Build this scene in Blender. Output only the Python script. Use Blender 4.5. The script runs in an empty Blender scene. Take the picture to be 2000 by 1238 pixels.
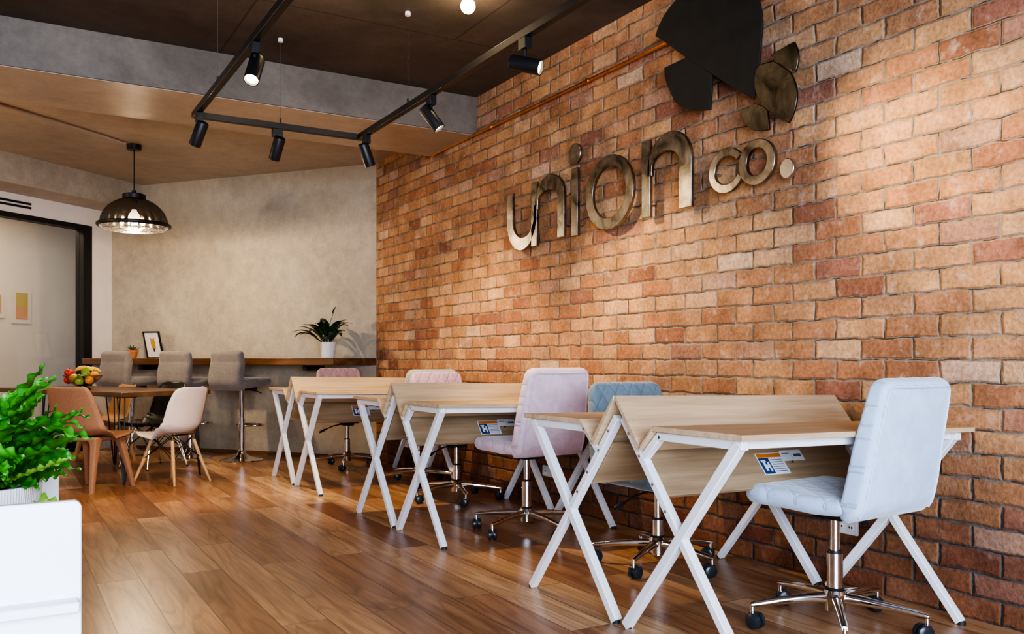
import bpy, bmesh, math, random
from mathutils import Vector, Matrix
D = bpy.data
SC = bpy.context.scene
COL = SC.collection
PI = math.pi
R = math.radians
random.seed(11)

# ------------------------------------------------------------------ camera model
F, CX, CY, H = 1700.0, 1000.0, 703.0, 0.95
TH = math.atan2(995.0, F)
FW = Vector((math.sin(TH), math.cos(TH), 0)); RT = Vector((math.cos(TH), -math.sin(TH), 0))
EYE = Vector((0, 0, H))
def ray(px, py):
    return RT * ((px - CX) / F) + FW + Vector((0, 0, (CY - py) / F))
def hit(px, py, p, n):
    d = ray(px, py); return EYE + d * ((p - EYE).dot(n) / d.dot(n))
def at_u(px, py, u):
    return hit(px, py, Vector((u, 0, 0)), Vector((1, 0, 0)))
def at_z(px, py, z):
    return hit(px, py, Vector((0, 0, z)), Vector((0, 0, 1)))

# ------------------------------------------------------------------ node helpers
def mat(name):
    m = D.materials.new(name); m.use_nodes = True
    nt = m.node_tree; b = nt.nodes['Principled BSDF']
    return m, nt, b
def N(nt, t, **kw):
    n = nt.nodes.new(t)
    for k, v in kw.items():
        if k.startswith('i_'):
            n.inputs[k[2:].replace('_', ' ')].default_value = v
        else: setattr(n, k, v)
    return n
def L(nt, a, b): nt.links.new(a, b)
def ramp(nt, fac, stops, interp='LINEAR'):
    r = nt.nodes.new('ShaderNodeValToRGB'); cr = r.color_ramp; cr.interpolation = interp
    while len(cr.elements) < len(stops): cr.elements.new(0.5)
    for e, (p, c) in zip(cr.elements, stops):
        e.position = p; e.color = (c[0], c[1], c[2], 1)
    L(nt, fac, r.inputs[0]); return r.outputs[0]
def mix(nt, a, b, f, mode='MIX'):
    n = nt.nodes.new('ShaderNodeMix'); n.data_type = 'RGBA'; n.blend_type = mode; n.clamp_factor = True
    for s, v in ((n.inputs[0], f), (n.inputs[6], a), (n.inputs[7], b)):
        if hasattr(v, 'is_output'): L(nt, v, s)
        else: s.default_value = v if not isinstance(v, tuple) else (v[0], v[1], v[2], 1)
    return n.outputs[2]
def math_(nt, op, a, b=None, c=None, clamp=False):
    n = nt.nodes.new('ShaderNodeMath'); n.operation = op; n.use_clamp = clamp
    for s, v in zip(n.inputs, (a, b, c)):
        if v is None: continue
        if hasattr(v, 'is_output'): L(nt, v, s)
        else: s.default_value = v
    return n.outputs[0]
def noise(nt, vec, scale, detail=4, rough=0.55, dist=0):
    n = nt.nodes.new('ShaderNodeTexNoise'); n.inputs['Scale'].default_value = scale
    n.inputs['Detail'].default_value = detail; n.inputs['Roughness'].default_value = rough
    n.inputs['Distortion'].default_value = dist
    if vec is not None: L(nt, vec, n.inputs['Vector'])
    return n.outputs['Fac']
def coords(nt, which='Object', scale=None):
    tc = nt.nodes.new('ShaderNodeTexCoord'); o = tc.outputs[which]
    if scale:
        mp = nt.nodes.new('ShaderNodeMapping'); mp.inputs['Scale'].default_value = scale
        L(nt, o, mp.inputs['Vector']); o = mp.outputs[0]
    return o
def bump(nt, b, h, strength=0.3, dist=0.01):
    n = nt.nodes.new('ShaderNodeBump'); n.inputs['Strength'].default_value = strength
    n.inputs['Distance'].default_value = dist; L(nt, h, n.inputs['Height']); L(nt, n.outputs[0], b.inputs['Normal'])
def simple(name, col, rough=0.5, metal=0.0, var=0.06, vscale=12, **kw):
    m, nt, b = mat(name)
    c = coords(nt)
    f = noise(nt, c, vscale, 3)
    lo = tuple(max(0, x * (1 - var)) for x in col); hi = tuple(min(1, x * (1 + var)) for x in col)
    L(nt, ramp(nt, f, [(0.3, lo), (0.7, hi)]), b.inputs['Base Color'])
    b.inputs['Roughness'].default_value = rough; b.inputs['Metallic'].default_value = metal
    for k, v in kw.items(): b.inputs[k.replace('_', ' ')].default_value = v
    return m
def emis(name, col, s):
    m, nt, b = mat(name)
    b.inputs['Base Color'].default_value = (*col, 1)
    b.inputs['Emission Color'].default_value = (*col, 1); b.inputs['Emission Strength'].default_value = s
    return m

# ------------------------------------------------------------------ materials
def m_brick():
    m, nt, b = mat('old_brick')
    o = coords(nt)
    sep = N(nt, 'ShaderNodeSeparateXYZ'); L(nt, o, sep.inputs[0])
    cmb = N(nt, 'ShaderNodeCombineXYZ'); L(nt, sep.outputs[1], cmb.inputs[0]); L(nt, sep.outputs[2], cmb.inputs[1])
    # wobble of the brick edges
    nn = N(nt, 'ShaderNodeTexNoise'); nn.inputs['Scale'].default_value = 13; nn.inputs['Detail'].default_value = 5; L(nt, cmb.outputs[0], nn.inputs['Vector'])
    sub = N(nt, 'ShaderNodeVectorMath', operation='SUBTRACT'); L(nt, nn.outputs['Color'], sub.inputs[0]); sub.inputs[1].default_value = (.5, .5, .5)
    scl = N(nt, 'ShaderNodeVectorMath', operation='SCALE'); L(nt, sub.outputs[0], scl.inputs[0]); scl.inputs['Scale'].default_value = 0.022
    add = N(nt, 'ShaderNodeVectorMath', operation='ADD'); L(nt, cmb.outputs[0], add.inputs[0]); L(nt, scl.outputs[0], add.inputs[1])
    def brick(mort, smooth):
        t = N(nt, 'ShaderNodeTexBrick', offset=0.46, offset_frequency=2, squash=1.0)
        t.inputs['Color1'].default_value = (0, 0, 0, 1); t.inputs['Color2'].default_value = (1, 1, 1, 1); t.inputs['Mortar'].default_value = (.5, .5, .5, 1)
        t.inputs['Scale'].default_value = 1; t.inputs['Mortar Size'].default_value = mort; t.inputs['Mortar Smooth'].default_value = smooth
        t.inputs['Bias'].default_value = 0; t.inputs['Brick Width'].default_value = 0.238; t.inputs['Row Height'].default_value = 0.0864
        L(nt, add.outputs[0], t.inputs['Vector']); return t
    t = brick(0.0062, 0.35)
    t2 = brick(0.012, 1.0)
    t3 = brick(0.0022, 0.1)
    hue = ramp(nt, t.outputs['Color'], [(0.0, (.30, .135, .085)), (.10, (.44, .215, .115)), (.28, (.52, .30, .155)), (.42, (.41, .20, .11)),
                                        (.52, (.57, .34, .18)), (.66, (.46, .245, .135)), (.80, (.59, .385, .235)), (.90, (.33, .15, .105)), (1.0, (.66, .49, .36))])
    f1 = noise(nt, o, 5, 5, .6); f2 = noise(nt, o, 60, 4, .7); f3 = noise(nt, o, 14, 6, .65)
    c = mix(nt, hue, ramp(nt, f1, [(.3, (.40, .37, .34)), (.7, (1.3, 1.25, 1.18))]), .7, 'MULTIPLY')
    c = mix(nt, c, ramp(nt, f2, [(.3, (.55, .50, .46)), (.65, (1.2, 1.2, 1.2))]), .7, 'MULTIPLY')
    # pale limewash smears
    pale = ramp(nt, f3, [(.56, (0, 0, 0)), (.72, (1, 1, 1))])
    c = mix(nt, c, (.64, .52, .45), math_(nt, 'MULTIPLY', pale, .45))
    # charred band near the floor, with desk shade painted into its colour
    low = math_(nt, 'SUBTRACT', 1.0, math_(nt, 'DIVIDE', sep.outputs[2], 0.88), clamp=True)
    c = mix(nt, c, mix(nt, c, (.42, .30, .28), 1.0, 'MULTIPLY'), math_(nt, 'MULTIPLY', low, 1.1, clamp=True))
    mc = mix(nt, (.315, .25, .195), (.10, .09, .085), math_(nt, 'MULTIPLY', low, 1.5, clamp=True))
    mc = mix(nt, mc, ramp(nt, f3, [(.3, (.5, .48, .45)), (.7, (1.2, 1.2, 1.2))]), .7, 'MULTIPLY')
    # joints fade in and out as the pointing is uneven
    fac = math_(nt, 'MULTIPLY', t.outputs['Fac'], ramp(nt, noise(nt, o, 7, 4), [(.30, (.55, .55, .55)), (.5, (1, 1, 1))]))
    crack_shade = math_(nt, 'MULTIPLY', t3.outputs['Fac'], ramp(nt, noise(nt, o, 11, 3), [(.46, (0, 0, 0)), (.56, (1, 1, 1))]))  # joint cracks, with shadow under the brick edges painted in
    c = mix(nt, c, mc, fac)
    L(nt, mix(nt, c, (.03, .02, .015), math_(nt, 'MULTIPLY', crack_shade, .85)), b.inputs['Base Color'])
    hgt = math_(nt, 'ADD', math_(nt, 'SUBTRACT', 1.0, t2.outputs['Fac']), math_(nt, 'MULTIPLY', math_(nt, 'ADD', f2, f3), .55))
    bump(nt, b, hgt, .75, .010)
    b.inputs['Roughness'].default_value = .86; b.inputs['Specular IOR Level'].default_value = .3
    return m
def m_floor():
    m, nt, b = mat('timber_planks')
    o = coords(nt)
    sep = N(nt, 'ShaderNodeSeparateXYZ'); L(nt, o, sep.inputs[0])
    cmb = N(nt, 'ShaderNodeCombineXYZ'); L(nt, sep.outputs[1], cmb.inputs[0]); L(nt, sep.outputs[0], cmb.inputs[1])
    t = N(nt, 'ShaderNodeTexBrick', offset=0.37, offset_frequency=2)
    t.inputs['Color1'].default_value = (0, 0, 0, 1); t.inputs['Color2'].default_value = (1, 1, 1, 1); t.inputs['Mortar'].default_value = (0.5, .5, .5, 1)
    t.inputs['Scale'].default_value = 1; t.inputs['Mortar Size'].default_value = .0022; t.inputs['Mortar Smooth'].default_value = .2
    t.inputs['Brick Width'].default_value = 1.55; t.inputs['Row Height'].default_value = .172
    L(nt, cmb.outputs[0], t.inputs['Vector'])
    # grain stretched along each plank, offset per plank
    off = N(nt, 'ShaderNodeVectorMath', operation='SCALE'); L(nt, t.outputs['Color'], off.inputs[0]); off.inputs['Scale'].default_value = 7.3
    add = N(nt, 'ShaderNodeVectorMath', operation='ADD'); L(nt, cmb.outputs[0], add.inputs[0]); L(nt, off.outputs[0], add.inputs[1])
    def st(sx, sy):
        mp = N(nt, 'ShaderNodeMapping'); mp.inputs['Scale'].default_value = (sx, sy, 1); L(nt, add.outputs[0], mp.inputs['Vector']); return mp.outputs[0]
    g1 = noise(nt, st(1.3, 12), 1.0, 4, .6, 0)
    g2 = noise(nt, st(3, 80), 1.0, 3, .6, 0)
    g3 = noise(nt, st(.7, 3.5), 1.0, 2, .5, 0)
    base = ramp(nt, t.outputs['Color'], [(0, (.13, .060, .031)), (.2, (.48, .275, .148)), (.35, (.22, .10, .054)), (.5, (.57, .36, .205)), (.65, (.32, .155, .08)), (.8, (.62, .42, .25)), (1, (.40, .195, .10))])
    c = mix(nt, base, ramp(nt, g1, [(.30, (.55, .45, .38)), (.5, (1, .96, .92)), (.70, (1.25, 1.2, 1.12))]), .8, 'MULTIPLY')
    c = mix(nt, c, ramp(nt, g2, [(.3, (.65, .6, .55)), (.7, (1.15, 1.15, 1.1))]), .6, 'MULTIPLY')
    g4 = noise(nt, st(.55, 4.5), 1.0, 2, .45, 0)
    rings = math_(nt, 'MULTIPLY_ADD', math_(nt, 'SINE', math_(nt, 'MULTIPLY', g4, 95)), .5, .5)
    c = mix(nt, c, ramp(nt, rings, [(.0, (.62, .54, .48)), (.35, (1, 1, 1))]), .55, 'MULTIPLY')
    c = mix(nt, c, (.17, .06, .032), math_(nt, 'MULTIPLY', ramp(nt, g3, [(.48, (0, 0, 0)), (.72, (1, 1, 1))]), .5))
    c = mix(nt, c, (.045, .022, .012), math_(nt, 'MULTIPLY', t.outputs['Fac'], .8))
    L(nt, c, b.inputs['Base Color'])
    b.inputs['Roughness'].default_value = .31
    hgt = math_(nt, 'ADD', math_(nt, 'SUBTRACT', 1.0, t.outputs['Fac']), math_(nt, 'MULTIPLY', g2, .15))
    bump(nt, b, hgt, .35, .004)
    b.inputs['Specular IOR Level'].default_value = .55
    return m
def m_concrete(name, lo, hi, rough=.7, scale=1.5, seam=False, bs=.15, warm=None):
    m, nt, b = mat(name)
    o = coords(nt)
    f1 = noise(nt, o, scale, 7, .62, .4); f2 = noise(nt, o, scale * 9, 5, .65); f3 = noise(nt, o, scale * 45, 3, .6)
    c = ramp(nt, f1, [(.30, lo), (.70, hi)])
    c = mix(nt, c, ramp(nt, f2, [(.3, (.72, .71, .70)), (.7, (1.15, 1.15, 1.15))]), .55, 'MULTIPLY')
    c = mix(nt, c, ramp(nt, f3, [(.25, (.75, .75, .75)), (.6, (1.06, 1.06, 1.06))]), .4, 'MULTIPLY')
    if warm:
        f4 = noise(nt, o, scale * .6, 4, .6)
        c = mix(nt, c, warm, math_(nt, 'MULTIPLY', ramp(nt, f4, [(.45, (0, 0, 0)), (.68, (1, 1, 1))]), .6))
    h = f2
    if seam:
        t = N(nt, 'ShaderNodeTexBrick', offset=0.5); t.inputs['Scale'].default_value = 1
        t.inputs['Mortar Size'].default_value = .006; t.inputs['Brick Width'].default_value = 2.4; t.inputs['Row Height'].default_value = 1.2
        L(nt, o, t.inputs['Vector'])
        c = mix(nt, c, tuple(x * .55 for x in lo), math_(nt, 'MULTIPLY', t.outputs['Fac'], .7))
    L(nt, c, b.inputs['Base Color']); bump(nt, b, h, bs, .01)
    b.inputs['Roughness'].default_value = rough
    return m
def m_wood(name, cols, axis=0, rough=.45, fine=70, coarse=9):
    m, nt, b = mat(name)
    s = [coarse] * 3; s[axis] = .8; s2 = [fine] * 3; s2[axis] = 2.5
    f1 = noise(nt, coords(nt, 'Object', s), 1, 5, .6, 1.0); f2 = noise(nt, coords(nt, 'Object', s2), 1, 4, .6, .3)
    c = ramp(nt, f1, [(.25, cols[0]), (.5, cols[1]), (.75, cols[2])])
    c = mix(nt, c, ramp(nt, f2, [(.3, (.68, .64, .58)), (.65, (1.1, 1.1, 1.1))]), .6, 'MULTIPLY')
    L(nt, c, b.inputs['Base Color']); b.inputs['Roughness'].default_value = rough
    bump(nt, b, f2, .08, .003)
    return m
def m_velvet(name, col, quilt=None, dark=.75):
    m, nt, b = mat(name)
    o = coords(nt)
    f = noise(nt, o, 14, 5, .65, .6); f2 = noise(nt, o, 160, 2)
    c = ramp(nt, f, [(.3, tuple(x * dark for x in col)), (.68, col)])
    h = math_(nt, 'MULTIPLY', f2, .12)
    if quilt:
        sep = N(nt, 'ShaderNodeSeparateXYZ'); L(nt, o, sep.inputs[0])
        other = sep.outputs[2] if quilt == 'back' else sep.outputs[1]
        k = 13.5
        a1 = math_(nt, 'ADD', math_(nt, 'MULTIPLY', sep.outputs[0], k), math_(nt, 'MULTIPLY', other, k * .62))
        a2 = math_(nt, 'SUBTRACT', math_(nt, 'MULTIPLY', sep.outputs[0], k), math_(nt, 'MULTIPLY', other, k * .62))
        s1 = math_(nt, 'ABSOLUTE', math_(nt, 'SINE', math_(nt, 'MULTIPLY', a1, PI))); s2 = math_(nt, 'ABSOLUTE', math_(nt, 'SINE', math_(nt, 'MULTIPLY', a2, PI)))
        q = math_(nt, 'MINIMUM', math_(nt, 'POWER', s1, .4), math_(nt, 'POWER', s2, .4))
        tn = N(nt, 'ShaderNodeTexCoord'); sn = N(nt, 'ShaderNodeSeparateXYZ'); L(nt, tn.outputs['Normal'], sn.inputs[0])
        if quilt == 'back': msk = math_(nt, 'GREATER_THAN', sn.outputs[1], -.35)
        else: msk = math_(nt, 'GREATER_THAN', sn.outputs[2], -.35)
        qq = math_(nt, 'MULTIPLY', math_(nt, 'SUBTRACT', q, 1.0), msk)
        h = math_(nt, 'ADD', h, qq)
        c = mix(nt, c, tuple(x * .55 for x in col), math_(nt, 'MULTIPLY', math_(nt, 'LESS_THAN', math_(nt, 'ADD', qq, 1.0), .42), .35))
    L(nt, c, b.inputs['Base Color']); b.inputs['Roughness'].default_value = .75
    b.inputs['Sheen Weight'].default_value = .5; b.inputs['Sheen Roughness'].default_value = .4
    b.inputs['Specular IOR Level'].default_value = .25
    bump(nt, b, h, .6 if quilt == 'back' else .35, .009)
    return m
def m_fabric(name, col):
    m, nt, b = mat(name)
    o = coords(nt); f = noise(nt, o, 120, 3, .7); f1 = noise(nt, o, 9, 3)
    c = ramp(nt, f, [(.3, tuple(x * .7 for x in col)), (.7, tuple(x * 1.15 for x in col))])
    c = mix(nt, c, ramp(nt, f1, [(.3, (.8, .8, .8)), (.7, (1.1, 1.1, 1.1))]), .6, 'MULTIPLY')
    L(nt, c, b.inputs['Base Color']); b.inputs['Roughness'].default_value = .9; b.inputs['Sheen Weight'].default_value = .3
    bump(nt, b, f, .3, .004)
    return m
def m_steel(name, lo, hi, rlo=.30, rhi=.5, bs=.012):
    m, nt, b = mat(name)
    o = coords(nt); f = noise(nt, o, 7, 4, .6, .6); f2 = noise(nt, coords(nt, 'Object', (30, 30, 8)), 1.5, 3, .6)
    c = ramp(nt, f, [(.3, lo), (.7, hi)])
    c = mix(nt, c, ramp(nt, f2, [(.3, (.7, .68, .66)), (.7, (1.1, 1.1, 1.1))]), .6, 'MULTIPLY')
    L(nt, c, b.inputs['Base Color']); b.inputs['Metallic'].default_value = 1
    b.inputs['Roughness'].default_value = (rlo + rhi) / 2
    return m
def m_leaf(name, lo, hi, rough=.35, trans=.25):
    m, nt, b = mat(name)
    o = coords(nt); f = noise(nt, o, 16, 4, .6)
    L(nt, ramp(nt, f, [(.3, lo), (.7, hi)]), b.inputs['Base Color'])
    b.inputs['Roughness'].default_value = rough
    b.inputs['Subsurface Weight'].default_value = trans; b.inputs['Subsurface Radius'].default_value = (.01, .02, .005)
    return m
def m_glass(name, tint=(.95, .95, .93), refl=.10):
    m = D.materials.new(name); m.use_nodes = True; nt = m.node_tree; nt.nodes.remove(nt.nodes['Principled BSDF'])
    tr = N(nt, 'ShaderNodeBsdfTransparent'); tr.inputs[0].default_value = (*tint, 1)
    gl = N(nt, 'ShaderNodeBsdfGlossy'); gl.inputs['Roughness'].default_value = .02
    lw = N(nt, 'ShaderNodeLayerWeight'); lw.inputs[0].default_value = .5
    fr = math_(nt, 'MULTIPLY_ADD', math_(nt, 'POWER', lw.outputs['Facing'], 5), .9, .04)
    mx = N(nt, 'ShaderNodeMixShader'); L(nt, math_(nt, 'MULTIPLY', fr, refl * 10, clamp=True), mx.inputs[0]); L(nt, tr.outputs[0], mx.inputs[1]); L(nt, gl.outputs[0], mx.inputs[2])
    L(nt, mx.outputs[0], nt.nodes['Material Output'].inputs[0])
    return m
def m_smoke(name):
    m = D.materials.new(name); m.use_nodes = True; nt = m.node_tree; nt.nodes.remove(nt.nodes['Principled BSDF'])
    o = coords(nt)
    tr = N(nt, 'ShaderNodeBsdfTransparent'); tr.inputs[0].default_value = (.20, .19, .18, 1)
    gl = N(nt, 'ShaderNodeBsdfGlossy'); gl.inputs['Roughness'].default_value = .18; gl.inputs[0].default_value = (.42, .42, .42, 1)
    df = N(nt, 'ShaderNodeBsdfDiffuse'); df.inputs[0].default_value = (.03, .028, .025, 1)
    m1 = N(nt, 'ShaderNodeMixShader'); m1.inputs[0].default_value = .45; L(nt, gl.outputs[0], m1.inputs[1]); L(nt, df.outputs[0], m1.inputs[2])
    sep = N(nt, 'ShaderNodeSeparateXYZ'); L(nt, o, sep.inputs[0])
    fz = math_(nt, 'MULTIPLY_ADD', sep.outputs[2], 3.6, -.05 + .42, clamp=True)   # smokier toward the crown
    m2 = N(nt, 'ShaderNodeMixShader'); L(nt, fz, m2.inputs[0]); L(nt, tr.outputs[0], m2.inputs[1]); L(nt, m1.outputs[0], m2.inputs[2])
    L(nt, m2.outputs[0], nt.nodes['Material Output'].inputs[0])
    return m
def m_ribbed(name, col):
    m, nt, b = mat(name)
    o = coords(nt); sep = N(nt, 'ShaderNodeSeparateXYZ'); L(nt, o, sep.inputs[0])
    a = math_(nt, 'ARCTAN2', sep.outputs[1], sep.outputs[0])
    s = math_(nt, 'SINE', math_(nt, 'MULTIPLY', a, 150))
    b.inputs['Base Color'].default_value = (*col, 1); b.inputs['Roughness'].default_value = .5
    bump(nt, b, s, .25, .002)
    return m

M = dict(
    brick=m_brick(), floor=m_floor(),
    plaster=m_concrete('trowelled_concrete', (.34, .29, .225), (.50, .44, .345), .62, 1.1, bs=.08, warm=(.42, .35, .25)),
    white_wall=simple('white_paint', (.72, .66, .60), .7, var=.03),
    room_wall=simple('meeting_room_paint', (.62, .57, .49), .7, var=.03, vscale=2),
    ceil_dark=m_concrete('dark_soffit', (.062, .052, .044), (.135, .11, .09), .8, .9, seam=True),
    ceil_tan=m_concrete('formed_concrete', (.35, .295, .225), (.53, .455, .36), .40, .8, bs=.06),
    beam=m_concrete('grey_concrete', (.13, .108, .088), (.24, .205, .172), .6, 1.6, bs=.2),
    oak=m_wood('pale_oak_laminate', ((.46, .32, .195), (.58, .425, .27), (.66, .50, .335)), 0, .42, 60, 12),
    oak_shaded=m_wood('oak_shadow', ((.28, .19, .115), (.38, .27, .165), (.46, .335, .215)), 0, .5, 60, 12),  # darker oak, the shade under the desktop put into its colour
    walnut=m_wood('dark_slab_timber', ((.055, .022, .009), (.13, .055, .022), (.24, .115, .045)), 0, .35, 80, 14),
    table=m_wood('table_timber', ((.05, .022, .011), (.10, .048, .023), (.16, .08, .04)), 1, .3, 60, 8),
    legwood=m_wood('beech_dowel', ((.42, .24, .11), (.55, .34, .17), (.62, .41, .22)), 2, .45, 60, 20),
    white_metal=simple('white_powder_coat', (.78, .79, .84), .35, var=.02),
    cap=simple('black_foot', (.02, .02, .02), .5),
    chrome=simple('chrome', (.82, .80, .78), .07, 1.0, var=.02),
    screw=simple('screw_steel', (.5, .5, .5), .3, 1.0),
    black=simple('black_plastic', (.015, .016, .018), .38),
    black_satin=simple('black_satin', (.012, .012, .013), .42),
    caster=simple('caster_black', (.020, .026, .032), .28),
    pink=m_velvet('blush_velvet', (.80, .62, .72)), pink_s=m_velvet('blush_velvet_seat', (.80, .62, .72), 'seat'), pink_b=m_velvet('blush_velvet_back', (.80, .62, .72), 'back'),
    blush_s=m_velvet('dusky_velvet_seat', (.64, .42, .47), 'seat'), blush_b=m_velvet('dusky_velvet_back', (.64, .42, .47), 'back'),
    rose_s=m_velvet('rose_velvet_seat', (.64, .39, .37), 'seat'), rose_b=m_velvet('rose_velvet_back', (.64, .39, .37), 'back'),
    ice_s=m_velvet('ice_velvet_seat', (.54, .69, .90), 'seat', .82), ice_b=m_velvet('ice_velvet_back', (.55, .70, .92), 'back', .82),
    slate_s=m_velvet('slate_velvet_seat', (.155, .205, .245), 'seat'), slate_b=m_velvet('slate_velvet_back', (.20, .275, .335), 'back'),
    grey_b=m_velvet('grey_velvet_back', (.42, .43, .47), 'back'), grey_s=m_velvet('grey_velvet_seat', (.42, .43, .47), 'seat'),
    stool=m_fabric('grey_weave', (.215, .185, .165)),
    shell_white=simple('white_shell', (.70, .60, .57), .38, var=.03), shell_black=simple('black_shell', (.016, .014, .013), .35),
    shell_brown=simple('brown_shell', (.30, .155, .09), .6, var=.10, vscale=60), shell_tan=simple('tan_shell', (.42, .235, .11), .55, var=.08, vscale=60),
    steel=m_steel('brushed_steel', (.06, .052, .045), (.48, .44, .39), .22, .42), steel_dark=simple('blackened_steel', (.010, .010, .009), .7, 0.0, var=.3),
    steel_bright=m_steel('polished_steel', (.02, .018, .016), (.13, .12, .105), .28, .40),
    bolt=m_steel('bolt_head', (.55, .52, .48), (.85, .82, .78), .2, .3),
    copper=m_steel('copper', (.62, .28, .13), (.85, .45, .24), .25, .4),
    leaf=m_leaf('fern_green', (.010, .085, .010), (.085, .36, .035)), leaf2=m_leaf('fern_lime', (.16, .38, .04), (.30, .52, .09)),
    lily=m_leaf('lily_green', (.008, .028, .010), (.022, .062, .020), .3, .05), succ=m_leaf('succulent_green', (.05, .075, .03), (.12, .14, .06), .5, .05),
    terracotta=simple('terracotta', (.55, .19, .06), .75, var=.12), ceramic=simple('white_ceramic', (.75, .70, .68), .4, var=.03),
    ribbed=m_ribbed('ribbed_white_pot', (.80, .82, .88)), soil=simple('potting_soil', (.02, .018, .02), .95, var=.4, vscale=60),
    white_board=simple('white_melamine', (.82, .83, .88), .4, var=.015, vscale=3),
    frame_black=simple('black_frame', (.010, .009, .009), .5), paper=simple('print_paper', (.78, .72, .68), .8, var=.02),
    gold=simple('ochre_ink', (.52, .30, .05), .8, var=.25, vscale=60), ink=simple('brown_ink', (.035, .02, .015), .8),
    glass=m_glass('partition_glass'), smoke=m_smoke('smoked_glass'), bowlglass=m_glass('bowl_glass', (.75, .75, .75), .1),
    olive=simple('olive_print', (.42, .34, .10), .8, var=.05), clay=simple('clay_print', (.55, .27, .14), .8, var=.08),
    lens=emis('lamp_lens', (1.0, .82, .55), 14), bulb=emis('warm_bulb', (1.0, .83, .58), 22), globe=emis('globe_bulb', (1.0, .86, .62), 16),
    outlet=simple('outlet_white', (.78, .77, .78), .4, var=.02), conduit=simple('cream_conduit', (.50, .42, .34), .5),
    red=simple('apple_red', (.42, .035, .03), .35, var=.35, vscale=18), green=simple('pear_green', (.20, .30, .035), .4, var=.25), orange=simple('orange_peel', (.72, .27, .025), .5),
    yellow=simple('banana_yellow', (.75, .50, .07), .45, var=.12), lab_white=simple('label_white', (.72, .74, .80), .5), lab_blue=simple('label_blue', (.02, .05, .17), .5), lab_orange=simple('label_orange', (.62, .20, .03), .5), lab_ink=simple('label_ink', (.10, .11, .16), .6),
    base_brown=simple('skirting_timber', (.16, .07, .03), .5), wire=simple('steel_wire', (.12, .11, .10), .5, .5),
)

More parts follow.
